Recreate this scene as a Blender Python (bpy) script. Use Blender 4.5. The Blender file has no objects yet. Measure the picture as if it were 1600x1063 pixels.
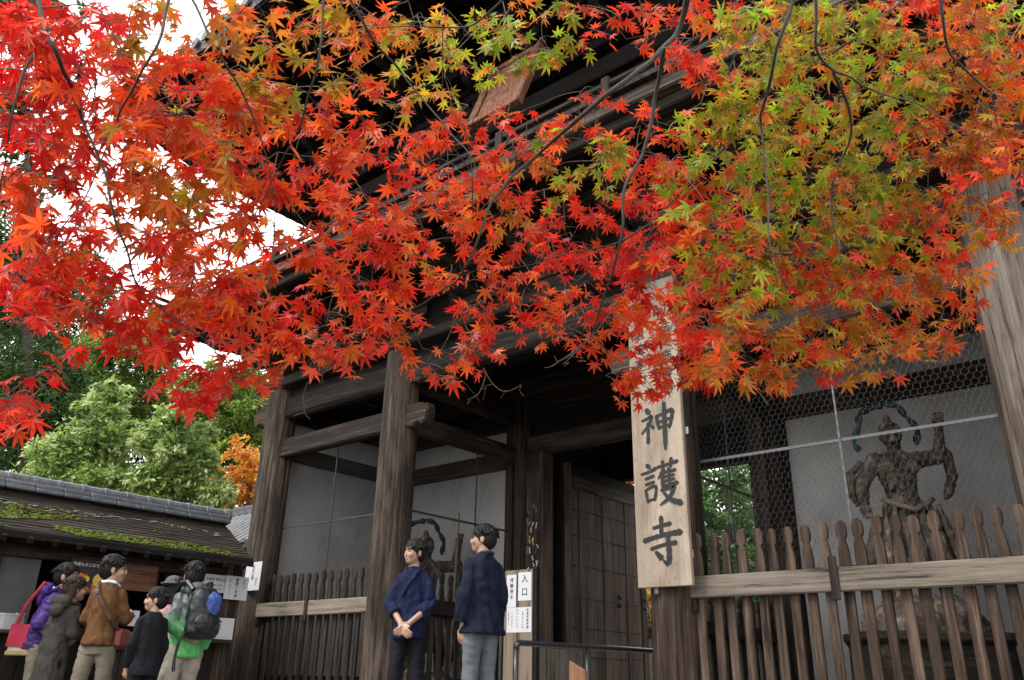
import bpy, bmesh, math, random
import numpy as np
from mathutils import Vector, Matrix, noise
random.seed(7); np.random.seed(7)
S = bpy.context.scene
C = S.collection
PI = math.pi
rad = math.radians

# ------------------------------------------------------------------ camera
FPX = 1254.2                                   # focal length in pixels of a 1600 px wide picture
PITCH, YAW, ROLL = rad(22.6), rad(40.42), rad(1.24)
CZ = 0.5                                       # eye height over the gate's stone platform (z = 0)
fw = Vector((-math.sin(YAW)*math.cos(PITCH), math.cos(YAW)*math.cos(PITCH), math.sin(PITCH)))
rt0 = Vector((math.cos(YAW), math.sin(YAW), 0)); up0 = rt0.cross(fw)
RT = math.cos(ROLL)*rt0 + math.sin(ROLL)*up0
UP = -math.sin(ROLL)*rt0 + math.cos(ROLL)*up0
EYE = Vector((0, 0, CZ))
cam_data = bpy.data.cameras.new('camera'); cam_data.sensor_width = 36; cam_data.lens = 36*FPX/1600
cam_data.clip_start = 0.05; cam_data.clip_end = 2000
cam = bpy.data.objects.new('camera', cam_data); C.objects.link(cam)
m3 = Matrix((RT, UP, -fw)).transposed(); cam.matrix_world = Matrix.Translation(EYE) @ m3.to_4x4()
S.camera = cam
S.render.resolution_x, S.render.resolution_y = 1024, 680

# ------------------------------------------------------------------ world: bright overcast sky
SUN_EL, SUN_AZ = rad(52), rad(200)             # azimuth clockwise from +Y
W = bpy.data.worlds.new('World'); S.world = W; W.use_nodes = True
wn, wl = W.node_tree.nodes, W.node_tree.links
wn.clear()
wo = wn.new('ShaderNodeOutputWorld'); bg = wn.new('ShaderNodeBackground'); sky = wn.new('ShaderNodeTexSky')
sky.sky_type = 'NISHITA'; sky.sun_disc = False; sky.sun_elevation = SUN_EL; sky.sun_rotation = SUN_AZ
mixw = wn.new('ShaderNodeMix'); mixw.data_type = 'RGBA'; mixw.inputs[0].default_value = 0.88
mixw.inputs[7].default_value = (11.0, 10.95, 10.8, 1)      # the even cloud deck
wl.new(sky.outputs[0], mixw.inputs[6]); wl.new(mixw.outputs[2], bg.inputs[0])
bg.inputs[1].default_value = 0.12
wl.new(bg.outputs[0], wo.inputs[0])
sun_d = bpy.data.lights.new('sun', 'SUN'); sun_d.energy = 1.5; sun_d.angle = rad(12); sun_d.color = (1, .96, .9)
sun = bpy.data.objects.new('sun', sun_d); C.objects.link(sun)
sdir = Vector((math.sin(SUN_AZ)*math.cos(SUN_EL), math.cos(SUN_AZ)*math.cos(SUN_EL), math.sin(SUN_EL)))
sun.rotation_euler = (-sdir).to_track_quat('-Z', 'Y').to_euler()
vs = S.view_settings; vs.view_transform = 'Standard'; vs.look = 'None'; vs.gamma = 1; vs.exposure = 1.1
vs.use_curve_mapping = False

# ------------------------------------------------------------------ measuring helpers (pixel of the photograph -> point on a world plane)
def ray(px, py): return RT*((px-800)/FPX) + UP*((531.5-py)/FPX) + fw
def onX(px, py, X): d = ray(px, py); return EYE + d*(X/d.x)
def onY(px, py, Y): d = ray(px, py); return EYE + d*(Y/d.y)
def onZ(px, py, Z): d = ray(px, py); return EYE + d*((Z-CZ)/d.z)
def atD(px, py, D): return EYE + ray(px, py)*D
def proj(P):
    v = Vector(P)-EYE; z = v.dot(fw)
    return 800+FPX*v.dot(RT)/z, 531.5-FPX*v.dot(UP)/z

# ------------------------------------------------------------------ object helpers
def thing(name, label, cat, loc=(0, 0, 0), rz=0, group=None):
    o = bpy.data.objects.new(name, None); C.objects.link(o); o.empty_display_size = .2
    o.location = loc; o.rotation_euler = (0, 0, rz); tag(o, label, cat, group); return o
def tag(o, label=None, cat=None, group=None, kind=None):
    if label: o['label'] = label
    if cat: o['category'] = cat
    if group: o['group'] = group
    if kind: o['kind'] = kind
    return o
def link(name, me, mat, parent=None, kind=None, smooth=False):
    o = bpy.data.objects.new(name, me); C.objects.link(o)
    if mat is not None and not me.materials: me.materials.append(mat)
    if parent is not None: o.parent = parent
    if kind: o['kind'] = kind
    if smooth and len(me.polygons): me.polygons.foreach_set('use_smooth', [True]*len(me.polygons))
    return o
def obj(name, bm, mat, parent=None, kind=None, smooth=False, world=True):
    """bmesh in world coordinates -> one object (made relative to its parent's place)"""
    me = bpy.data.meshes.new(name); bm.normal_update(); bm.to_mesh(me); bm.free()
    o = link(name, me, mat, parent, kind, smooth)
    if parent is not None and world: o.matrix_parent_inverse = pmat(parent).inverted()
    return o
def pmat(o):
    m = Matrix.LocRotScale(o.location, o.rotation_euler, o.scale)
    return pmat(o.parent) @ o.matrix_parent_inverse @ m if o.parent else m
def NB(): return bmesh.new()
def box(bm, x0, x1, y0, y1, z0, z1, bev=0.0):
    r = bmesh.ops.create_cube(bm, size=1)
    bmesh.ops.scale(bm, vec=(x1-x0, y1-y0, z1-z0), verts=r['verts'])
    bmesh.ops.translate(bm, vec=((x0+x1)/2, (y0+y1)/2, (z0+z1)/2), verts=r['verts'])
    if bev:
        es = list({e for v in r['verts'] for e in v.link_edges})
        bmesh.ops.bevel(bm, geom=es, offset=bev, segments=1, affect='EDGES')
    return bm
def bar(bm, a, b, w, h, upv=(0, 0, 1), bev=0):
    """square bar from a to b"""
    a, b = Vector(a), Vector(b); d = (b-a); L = d.length; d.normalize(); u = Vector(upv)
    s = d.cross(u)
    if s.length < 1e-4: s = Vector((1, 0, 0))
    s.normalize(); u = s.cross(d)
    r = bmesh.ops.create_cube(bm, size=1)
    M = Matrix((s*w, d*L, u*h)).transposed().to_4x4(); M.translation = (a+b)/2
    bmesh.ops.transform(bm, matrix=M, verts=r['verts'])
    if bev:
        es = list({e for v in r['verts'] for e in v.link_edges})
        bmesh.ops.bevel(bm, geom=es, offset=bev, segments=1, affect='EDGES')
    return bm
def tube(bm, pts, rs, seg=6, caps=True):
    pts = [Vector(p) for p in pts]; n = len(pts)
    if not hasattr(rs, '__len__'): rs = [rs]*n
    rings = []; prev = None
    for i, p in enumerate(pts):
        d = (pts[min(i+1, n-1)]-pts[max(i-1, 0)]).normalized()
        if prev is None: s = d.orthogonal().normalized()
        else:
            s = prev-d*prev.dot(d)
            s = s.normalized() if s.length > 1e-5 else d.orthogonal().normalized()
        prev = s; t = d.cross(s)
        rings.append([bm.verts.new(p+(s*math.cos(2*PI*k/seg)+t*math.sin(2*PI*k/seg))*rs[i]) for k in range(seg)])
    for a, b in zip(rings, rings[1:]):
        for k in range(seg): bm.faces.new((a[k], a[(k+1) % seg], b[(k+1) % seg], b[k]))
    if caps: bm.faces.new(rings[0][::-1]); bm.faces.new(rings[-1])
    return bm
def extrude_poly(bm, pts, vec):
    """closed polygon (list of 3D points) pushed along vec"""
    v = Vector(vec); a = [bm.verts.new(p) for p in pts]; b = [bm.verts.new(Vector(p)+v) for p in pts]; n = len(pts)
    f1 = bm.faces.new(a); bm.faces.new(b[::-1])
    for i in range(n): bm.faces.new((a[(i+1) % n], a[i], b[i], b[(i+1) % n]))
    bmesh.ops.recalc_face_normals(bm, faces=list(bm.faces)); return bm
def boxo(name, mat, parent, *a, bev=0.006, kind=None):
    return obj(name, box(NB(), *a, bev=bev), mat, parent, kind)
def baro(name, mat, parent, a, b, w, h, bev=0.006, upv=(0, 0, 1)):
    return obj(name, bar(NB(), a, b, w, h, upv, bev), mat, parent)

# ------------------------------------------------------------------ materials
def newmat(name):
    m = bpy.data.materials.new(name); m.use_nodes = True; nt = m.node_tree; b = nt.nodes['Principled BSDF']
    return m, nt, b
def N(nt, t, **k):
    n = nt.nodes.new(t)
    for a, v in k.items(): setattr(n, a, v)
    return n
def ramp(nt, fac, stops):
    r = N(nt, 'ShaderNodeValToRGB'); e = r.color_ramp.elements
    while len(e) < len(stops): e.new(.5)
    for q, (p, c) in zip(e, stops): q.position = p; q.color = (*c, 1)
    nt.links.new(fac, r.inputs[0]); return r
def coords(nt, scale, rnd=True):
    tc = N(nt, 'ShaderNodeTexCoord'); mp = N(nt, 'ShaderNodeMapping'); mp.inputs['Scale'].default_value = scale
    if rnd:
        oi = N(nt, 'ShaderNodeObjectInfo'); ad = N(nt, 'ShaderNodeVectorMath', operation='ADD')
        mu = N(nt, 'ShaderNodeMath', operation='MULTIPLY'); mu.inputs[1].default_value = 37.
        nt.links.new(oi.outputs['Random'], mu.inputs[0]); nt.links.new(tc.outputs['Object'], ad.inputs[0])
        nt.links.new(mu.outputs[0], ad.inputs[1]); nt.links.new(ad.outputs[0], mp.inputs[0])
    else: nt.links.new(tc.outputs['Object'], mp.inputs[0])
    return mp.outputs[0]
def noise_tex(nt, vec, scale, detail=5, rough=.6):
    n = N(nt, 'ShaderNodeTexNoise'); n.inputs['Scale'].default_value = scale; n.inputs['Detail'].default_value = detail
    n.inputs['Roughness'].default_value = rough; nt.links.new(vec, n.inputs['Vector']); return n.outputs[0]
def bump(nt, b, h, strength, dist=.01):
    bp = N(nt, 'ShaderNodeBump'); bp.inputs['Strength'].default_value = strength; bp.inputs['Distance'].default_value = dist
    nt.links.new(h, bp.inputs['Height']); nt.links.new(bp.outputs[0], b.inputs['Normal'])
def mixc(nt, fac, a, b_, mode='MIX'):
    m = N(nt, 'ShaderNodeMix', data_type='RGBA', blend_type=mode)
    if isinstance(fac, float): m.inputs[0].default_value = fac
    else: nt.links.new(fac, m.inputs[0])
    for s, v in ((6, a), (7, b_)):
        if isinstance(v, tuple): m.inputs[s].default_value = (*v, 1)
        else: nt.links.new(v, m.inputs[s])
    return m.outputs[2]
_w = {}
def wood(axis, dark, mid, light, wear=.5, rough=.75, grain=26, cracks=True):
    """weathered timber with the grain along an axis; wear = share of bleached patches"""
    key = (axis, dark, mid, light, wear, grain)
    if key in _w: return _w[key]
    m, nt, b = newmat('wood_'+axis)
    sc = {'x': (.045, 1, 1), 'y': (1, .045, 1), 'z': (1, 1, .045)}[axis]
    v = coords(nt, sc); g = noise_tex(nt, v, grain, 7, .68)
    fine = noise_tex(nt, v, grain*4.3, 4, .7)
    base = ramp(nt, g, [(.30, dark), (.52, mid), (.75, light)]).outputs[0]
    sc2 = {'x': (.3, 1, 1), 'y': (1, .3, 1), 'z': (1, 1, .3)}[axis]
    pt = noise_tex(nt, coords(nt, sc2), 2.6, 5, .62)
    pr = ramp(nt, pt, [(.62-.3*wear, (0, 0, 0)), (.80-.22*wear, (1, 1, 1))]).outputs[0]
    mu = N(nt, 'ShaderNodeMath', operation='MULTIPLY'); nt.links.new(pr, mu.inputs[0]); nt.links.new(fine, mu.inputs[1])
    col = mixc(nt, mu.outputs[0], base, light)
    crack = ramp(nt, g, [(.36, (.25, .22, .2)), (.43, (1, 1, 1))]).outputs[0]
    if cracks: col = mixc(nt, 1., col, crack, 'MULTIPLY')
    oi = N(nt, 'ShaderNodeObjectInfo'); hs = N(nt, 'ShaderNodeHueSaturation')
    mr = N(nt, 'ShaderNodeMapRange'); mr.inputs[3].default_value = .75; mr.inputs[4].default_value = 1.25
    nt.links.new(oi.outputs['Random'], mr.inputs[0]); nt.links.new(mr.outputs[0], hs.inputs['Value']); nt.links.new(col, hs.inputs['Color'])
    nt.links.new(hs.outputs[0], b.inputs['Base Color']); b.inputs['Roughness'].default_value = rough
    b.inputs['Specular IOR Level'].default_value = .25
    ad = N(nt, 'ShaderNodeMath', operation='ADD'); nt.links.new(g, ad.inputs[0]); nt.links.new(fine, ad.inputs[1])
    bump(nt, b, ad.outputs[0], .55, .012)
    _w[key] = m; return m
def old(axis):   return wood(axis, (.0058, .0038, .0026), (.018, .0118, .0082), (.088, .066, .050), .36)
def pale(axis):  return wood(axis, (.055, .043, .033), (.135, .110, .087), (.25, .215, .177), .7)
def brown(axis): return wood(axis, (.0105, .0062, .004), (.036, .0212, .0142), (.145, .103, .076), .5)
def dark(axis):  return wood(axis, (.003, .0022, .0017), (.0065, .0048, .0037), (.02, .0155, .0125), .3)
def plain(name, col, rough=.7, var=.12, scale=14, bumpy=.15, metal=0., spec=.4):
    m, nt, b = newmat(name)
    n = noise_tex(nt, coords(nt, (1, 1, 1)), scale, 5, .6)
    lo = tuple(c*(1-var) for c in col); hi = tuple(min(1, c*(1+var)) for c in col)
    nt.links.new(ramp(nt, n, [(.3, lo), (.7, hi)]).outputs[0], b.inputs['Base Color'])
    b.inputs['Roughness'].default_value = rough; b.inputs['Metallic'].default_value = metal
    b.inputs['Specular IOR Level'].default_value = spec
    if bumpy: bump(nt, b, n, bumpy, .01)
    return m
def stone_mat(name, c0, c1, scale=6):
    m, nt, b = newmat(name); v = coords(nt, (1, 1, 1))
    a = noise_tex(nt, v, scale, 8, .65); f = noise_tex(nt, v, scale*12, 4, .6)
    c = ramp(nt, a, [(.3, c0), (.7, c1)]).outputs[0]
    c = mixc(nt, .35, c, ramp(nt, f, [(.35, tuple(x*.5 for x in c0)), (.65, c1)]).outputs[0])
    nt.links.new(c, b.inputs['Base Color']); b.inputs['Roughness'].default_value = .85; bump(nt, b, f, .4, .01); return m
def plaster_mat():
    m, nt, b = newmat('plaster'); v = coords(nt, (1, 1, 1))
    a = noise_tex(nt, v, 1.2, 6, .6); f = noise_tex(nt, coords(nt, (1, 1, .25)), 5, 5, .7)
    c = ramp(nt, a, [(.3, (.26, .253, .248)), (.7, (.40, .393, .388))]).outputs[0]
    st = ramp(nt, f, [(.55, (1, 1, 1)), (.75, (.72, .69, .64))]).outputs[0]
    nt.links.new(mixc(nt, 1., c, st, 'MULTIPLY'), b.inputs['Base Color']); b.inputs['Roughness'].default_value = .9
    bump(nt, b, noise_tex(nt, v, 40, 4), .12, .004); return m
def leafmat(name, attr=True, trans=.45, rough=.42, spec=.35):
    """thin leaf: colour from the mesh (attr) or from the object's own colour"""
    m, nt, b = newmat(name)
    if attr: a = N(nt, 'ShaderNodeAttribute', attribute_name='col'); col = a.outputs['Color']
    else: a = N(nt, 'ShaderNodeObjectInfo'); col = a.outputs['Color']
    n = noise_tex(nt, coords(nt, (1, 1, 1), False), 60, 3, .6)
    col = mixc(nt, 1., col, ramp(nt, n, [(.3, (.78, .78, .78)), (.7, (1.12, 1.12, 1.12))]).outputs[0], 'MULTIPLY')
    nt.links.new(col, b.inputs['Base Color']); b.inputs['Roughness'].default_value = rough
    b.inputs['Specular IOR Level'].default_value = spec
    t = N(nt, 'ShaderNodeBsdfTranslucent'); nt.links.new(col, t.inputs[0])
    mx = N(nt, 'ShaderNodeMixShader'); mx.inputs[0].default_value = trans
    out = nt.nodes['Material Output']; nt.links.new(b.outputs[0], mx.inputs[1]); nt.links.new(t.outputs[0], mx.inputs[2])
    nt.links.new(mx.outputs[0], out.inputs[0]); return m

M_plaster = plaster_mat()
M_stone = stone_mat('granite', (.16, .155, .145), (.33, .32, .30))
M_ground = stone_mat('gravel_ground', (.07, .062, .05), (.15, .135, .115), 3)
M_iron = plain('iron', (.045, .044, .044), .55, .3, 20, .1, .6)
M_wire = plain('galvanised_wire', (.075, .075, .072), .6, .2, 30, 0, .2)
M_bardark = plain('dark_bar', (.03, .027, .026), .6, .2, 20, .05)  # darker bar colour for the left bay and the passage sides
M_barmetal = plain('painted_steel_bar', (.10, .096, .10), .55, .15, 20, .05)
M_paper = plain('paper', (.52, .52, .54), .8, .04, 9, .02)
M_ink = plain('ink', (.012, .012, .013), .75, .2, 30, 0)
M_tile = plain('grey_roof_tile', (.10, .107, .12), .45, .35, 9, .2)
M_tile_d = plain('dark_roof_tile', (.07, .072, .078), .5, .35, 9, .2)
M_bark = stone_mat('maple_bark', (.018, .015, .013), (.07, .058, .05), 30)

# a scratch scene in which text and fused shapes are evaluated, removed again at the end
SCR = bpy.data.scenes.new('scratch')
def evaluated_mesh(o):
    SCR.collection.objects.link(o)
    with bpy.context.temp_override(scene=SCR, view_layer=SCR.view_layers[0]): dg = bpy.context.evaluated_depsgraph_get()
    me = bpy.data.meshes.new_from_object(o.evaluated_get(dg)); SCR.collection.objects.unlink(o); bpy.data.objects.remove(o, do_unlink=False); return me
# ------------------------------------------------------------------ writing
def text_mesh(chars, size, vertical=True, pitch=1.12):
    """flat mesh of a line of writing in the x-z plane, first character's centre at the origin, facing -y"""
    bm = NB()
    lines = chars if vertical else [chars]
    for i, ch in enumerate(lines):
        if ch in ' ': continue
        cu = bpy.data.curves.new('t', 'FONT'); cu.body = ch; cu.size = size; cu.align_x = 'CENTER'; cu.align_y = 'CENTER'
        cu.resolution_u = 3; cu.offset = size*.012
        me = evaluated_mesh(bpy.data.objects.new('t', cu))
        if vertical: me.transform(Matrix.Translation((0, -i*size*pitch, 0)))
        bm.from_mesh(me); bpy.data.curves.remove(cu); bpy.data.meshes.remove(me)
    bmesh.ops.transform(bm, matrix=Matrix.Rotation(PI/2, 4, 'X'), verts=bm.verts)   # y up -> z up, faces -y
    return bm
def brush(bm, pts, ws, M):
    """one brush stroke: centre line in character units, widths, M maps (u, v) -> world"""
    P = []
    W_ = []
    n = len(pts)
    for i in range(n-1):
        for k in range(6):
            t = k/6; p0 = Vector(pts[max(i-1, 0)]); p1 = Vector(pts[i]); p2 = Vector(pts[i+1]); p3 = Vector(pts[min(i+2, n-1)])
            q = .5*((2*p1)+(p2-p0)*t+(2*p0-5*p1+4*p2-p3)*t*t+(3*p1-p0-3*p2+p3)*t**3)
            P.append(q); W_.append(ws[i]*(1-t)+ws[i+1]*t)
    P.append(Vector(pts[-1])); W_.append(ws[-1])
    L, Rr = [], []
    for i, p in enumerate(P):
        d = (P[min(i+1, len(P)-1)]-P[max(i-1, 0)]).normalized(); s = Vector((-d.y, d.x)); w = W_[i]*(1+.12*math.sin(i*1.9+p.x*20))
        L.append(p+s*w/2); Rr.append(p-s*w/2)
    d0 = (P[1]-P[0]).normalized(); d1 = (P[-1]-P[-2]).normalized()
    ring = L+[P[-1]+d1*W_[-1]*.42]+Rr[::-1]+[P[0]-d0*W_[0]*.42]
    nl = len(P)
    vl = [bm.verts.new(M(*p)) for p in L]; vr = [bm.verts.new(M(*p)) for p in Rr]
    for i in range(nl-1): bm.faces.new((vl[i], vr[i], vr[i+1], vl[i+1]))
    e = bm.verts.new(M(*(P[-1]+d1*W_[-1]*.42))); bm.faces.new((vl[-1], vr[-1], e))
    e = bm.verts.new(M(*(P[0]-d0*W_[0]*.42))); bm.faces.new((vr[0], vl[0], e))

# ------------------------------------------------------------------ organic shapes: closed lumps fused by a voxel remesh
def cap(bm, a, b, ra, rb, seg=12, flat=(False, False), sq=1.0):
    a, b = Vector(a), Vector(b); d = (b-a).normalized(); pts = []; rs = []
    if not flat[0]:
        for k in range(1, 4): t = k/4*PI/2; pts.append(a-d*ra*math.cos(t)); rs.append(ra*math.sin(t))
    pts.append(a); rs.append(ra); pts.append(b); rs.append(rb)
    if not flat[1]:
        for k in range(1, 4): t = k/4*PI/2; pts.append(b+d*rb*math.sin(t)); rs.append(rb*math.cos(t))
    tube(bm, pts, rs, seg)
def ell(bm, c, r, rot=None, seg=16):
    q = bmesh.ops.create_uvsphere(bm, u_segments=seg, v_segments=max(6, seg*2//3), radius=1)
    M = Matrix.Translation(Vector(c)) @ (rot.to_4x4() if rot else Matrix()) @ Matrix.Diagonal((*r, 1))
    bmesh.ops.transform(bm, matrix=M, verts=q['verts'])
def loft(bm, secs, seg=24, p=2.4):
    """sections (x, y, z, rx, ry) joined bottom to top, superellipse outline"""
    rings = []
    for (x, y, z, rx, ry) in secs:
        r = []
        for k in range(seg):
            t = 2*PI*k/seg; c, s = math.cos(t), math.sin(t)
            r.append(bm.verts.new((x+rx*math.copysign(abs(c)**(2/p), c), y+ry*math.copysign(abs(s)**(2/p), s), z)))
        rings.append(r)
    for a, b in zip(rings, rings[1:]):
        for k in range(seg): bm.faces.new((a[k], a[(k+1) % seg], b[(k+1) % seg], b[k]))
    bm.faces.new(rings[0][::-1]); bm.faces.new(rings[-1])
def fuse(name, bm, mat, parent, vox=.01, smooth=4, wrinkle=0, freq=(9, 9, 5), seed=0, world=False):
    me = bpy.data.meshes.new(name); bmesh.ops.recalc_face_normals(bm, faces=bm.faces); bm.to_mesh(me); bm.free()
    o = bpy.data.objects.new(name, me)
    r = o.modifiers.new('r', 'REMESH'); r.mode = 'VOXEL'; r.voxel_size = vox; r.use_smooth_shade = True
    if smooth: s = o.modifiers.new('s', 'SMOOTH'); s.factor = .5; s.iterations = smooth
    m2 = evaluated_mesh(o); bpy.data.meshes.remove(me); m2.name = name
    if wrinkle:
        n = len(m2.vertices); co = np.empty(n*3); no = np.empty(n*3); m2.vertices.foreach_get('co', co); m2.vertices.foreach_get('normal', no)
        co = co.reshape(-1, 3); no = no.reshape(-1, 3); hs = np.empty(n)
        for i in range(n):
            p = co[i]; q = Vector((p[0]*freq[0]+seed, p[1]*freq[1], p[2]*freq[2]+p[0]*3))
            hs[i] = noise.fractal(q, 1., 2.1, 3)*.9+(.35-abs(noise.noise(q*1.7+Vector((9, 3, 1)))))*1.2
        m2.vertices.foreach_set('co', (co+no*(hs*wrinkle)[:, None]).ravel()); m2.update()
    m2.materials.clear(); m2.materials.append(mat)
    o = bpy.data.objects.new(name, m2); C.objects.link(o); o.parent = parent
    if world and parent is not None: o.matrix_parent_inverse = pmat(parent).inverted()
    m2.polygons.foreach_set('use_smooth', [True]*len(m2.polygons))
    return o

# ================================================================== SETTING
G = -0.2                                       # terrace level by the booth; the lower path is at -1.1
bm = NB(); bmesh.ops.create_grid(bm, x_segments=4, y_segments=4, size=400)
bmesh.ops.translate(bm, vec=(0, 0, -1.1), verts=bm.verts)
tag(obj('ground', bm, M_ground), kind='structure')
bm = NB(); box(bm, -60, 25, 3.9, 60, -1.6, G); box(bm, -60, -6.2, -12, 3.9, -1.6, G-.004)
tag(obj('terrace', bm, M_ground), kind='structure')
pf = tag(obj('gate_platform', box(NB(), -12.3, .9, 4.85, 14.2, -.6, -.004), M_stone), kind='structure')
for i in range(11):                            # long kerb stones round the platform edge
    x = -12.3+i*1.2
    boxo('kerb_stone', M_stone, pf, x+.004, x+1.196, 4.5, 4.845, -.6, .0, bev=.015)
st = tag(obj('stone_steps', box(NB(), -6.2, 8, 3.5, 3.898, -1.5, -.24), M_stone), kind='structure')
for i in range(5):
    z = -.20-.18*(i); y = 3.88-.36*i
    for k in range(9):
        x = -6.19+k*1.57
        boxo('step_stone', M_stone, st, x+.004, x+1.566, y-.36, y-.004, -1.5, z-.18+.17, bev=.012)

# ================================================================== THE GATE
PXS = [-10.75, -7.93, -3.87, -0.70]; PYS = [7.0, 9.6, 12.2]; PR = .24; PT = 4.6
gate = thing('temple_gate', 'huge dark weathered two storey wooden temple gate with tiled roof', 'temple gate', (-5.8, 9.6, 0))
def worn(a): return wood(a, (.010, .0066, .0047), (.031, .0213, .0155), (.15, .112, .088), .5)
def bleached(a): return wood(a, (.028, .020, .015), (.085, .062, .049), (.27, .225, .19), .65)
def pillar_mesh(seed, r=PR, z0=.12, z1=PT):
    rnd = random.Random(seed); bm = NB(); seg = 44; nz = 26
    cr = [(rnd.uniform(0, 2*PI), rnd.uniform(.008, .02), rnd.uniform(0, z1), rnd.uniform(.5, 2.0)) for _ in range(16)]
    rings = []
    for i in range(nz+1):
        z = z0+(z1-z0)*i/nz; ring = []
        for k in range(seg):
            t = 2*PI*k/seg; rr = r*(1.0-.05*(max(0, z-3.2)/1.4)**2)
            rr += .007*noise.noise(Vector((math.cos(t)*3+seed, math.sin(t)*3, z*.35)))+.004*noise.noise(Vector((math.cos(t)*9+seed, math.sin(t)*9, z*.8)))
            for (a, dp, zc, zl) in cr:
                da = abs((t-a-(z-zc)*.02+PI) % (2*PI)-PI)
                if da < .09 and abs(z-zc) < zl: rr -= dp*(1-da/.09)*(1-(abs(z-zc)/zl)**2)
            ring.append(bm.verts.new((rr*math.cos(t), rr*math.sin(t), z)))
        rings.append(ring)
    for a, b in zip(rings, rings[1:]):
        for k in range(seg): bm.faces.new((a[k], a[(k+1) % seg], b[(k+1) % seg], b[k]))
    bm.faces.new(rings[-1]); bm.faces.new(rings[0][::-1])
    return bm
for j, y in enumerate(PYS):
    for i, x in enumerate(PXS):
        bm = pillar_mesh(i*7+j*3+1); bmesh.ops.translate(bm, vec=(x, y, 0), verts=bm.verts)
        o = obj('pillar', bm, [worn('z'), worn('z'), brown('z'), bleached('z')][i] if j == 0 else old('z'), gate, smooth=False)
        bm = NB(); tube(bm, [(x, y, -.05), (x, y, .03), (x, y, .12)], [.40, .40, .31], 20)
        obj('pillar_stone', bm, M_stone, gate)
def beamx(x0, x1, y, z0, z1, th, mat=None, name='beam', bev=.02): return boxo(name, mat or old('x'), gate, x0, x1, y-th/2, y+th/2, z0, z1, bev=bev)
def beamy(x, y0, y1, z0, z1, th, mat=None, name='beam', bev=.02): return boxo(name, mat or old('y'), gate, x-th/2, x+th/2, y0, y1, z0, z1, bev=bev)
# tie beams along the rows; the front ones are heavy and a little rounded
for j, y in enumerate(PYS):
    for i in range(3):
        x0, x1 = PXS[i]+.2, PXS[i+1]-.2
        if j == 1 and i == 1: continue
        beamx(x0, x1, y, 4.12, 4.47, .2, bev=.05)
        if i != 1: beamx(x0, x1, y, 3.50, 3.79, .17, bev=.025)
for i, x in enumerate(PXS):
    for j in range(2):
        y0, y1 = PYS[j]+.2, PYS[j+1]-.2
        beamy(x, y0, y1, 4.14, 4.45, .19, bev=.04)
        beamy(x, y0, y1, 3.53, 3.78, .16, bev=.02)
# carved nosings where the tie beams run through the pillars into the passage
def nosing(x, y, z, s, L=.42, h=.30, th=.16):
    prof = [(0, 0), (.35*L, -.02), (.55*L, .03), (.72*L, -.01), (.9*L, .03), (L, .12), (.99*L, .21), (.9*L, .27), (.76*L, .25), (.7*L, .29), (.3*L, h), (0, h)]
    bm = NB(); extrude_poly(bm, [(x+s*u, y-th/2, z+v) for u, v in prof], (0, th, 0))
    bmesh.ops.bevel(bm, geom=[e for e in bm.edges if len(e.link_faces) == 2 and abs(e.verts[0].co.y-e.verts[1].co.y) < 1e-4], offset=.018, segments=2, affect='EDGES')
    return obj('beam_nosing', bm, brown('x'), gate)
nosing(PXS[1]+.21, 6.99, 3.50, 1); nosing(PXS[2]-.21, 6.99, 3.50, -1); nosing(PXS[0]-.2, 6.99, 4.12, -1, .45, .34); nosing(PXS[1]+.21, 6.99, 4.13, 1, .55, .33)
nosing(PXS[2]-.21, 6.99, 4.13, -1, .55, .33); nosing(PXS[3]+.2, 6.99, 4.12, 1, .45, .34)
for i in (0, 3):     # nosings on the outer side rows pointing out
    s = -1 if i == 0 else 1
    nosing(PXS[i]+s*.2, 9.6, 4.12, s, .4, .33)
# plate on top of the pillars
for y in PYS: boxo('wall_plate', old('x'), gate, PXS[0]-.45, PXS[3]+.45, y-.25, y+.25, 4.605, 4.76, bev=.015)
for x in (PXS[0], PXS[3]):
    for j in range(2): boxo('wall_plate', old('y'), gate, x-.24, x+.24, PYS[j]+.253, PYS[j+1]-.253, 4.607, 4.757, bev=.015)
for x in (PXS[0], PXS[3]):
    for j in range(2): boxo('upper_boarding', dark('y'), gate, x-.02, x+.02, PYS[j]+.2, PYS[j+1]-.2, 4.452, 4.604, bev=0)
for i in range(3):
    for y in (7.0, 12.2): boxo('upper_boarding', dark('x'), gate, PXS[i]+.2, PXS[i+1]-.2, y-.02, y+.02, 4.472, 4.603, bev=0)
# ceiling boards of the lower storey and cross joists
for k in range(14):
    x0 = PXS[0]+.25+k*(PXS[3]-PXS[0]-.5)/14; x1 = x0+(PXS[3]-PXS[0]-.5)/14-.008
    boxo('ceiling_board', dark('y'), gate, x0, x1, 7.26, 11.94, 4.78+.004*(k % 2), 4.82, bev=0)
for y in (7.9, 8.75, 10.45, 11.3): beamx(PXS[0]+.26, PXS[3]-.26, y, 4.50, 4.77, .14, dark('x'), 'joist')
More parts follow.
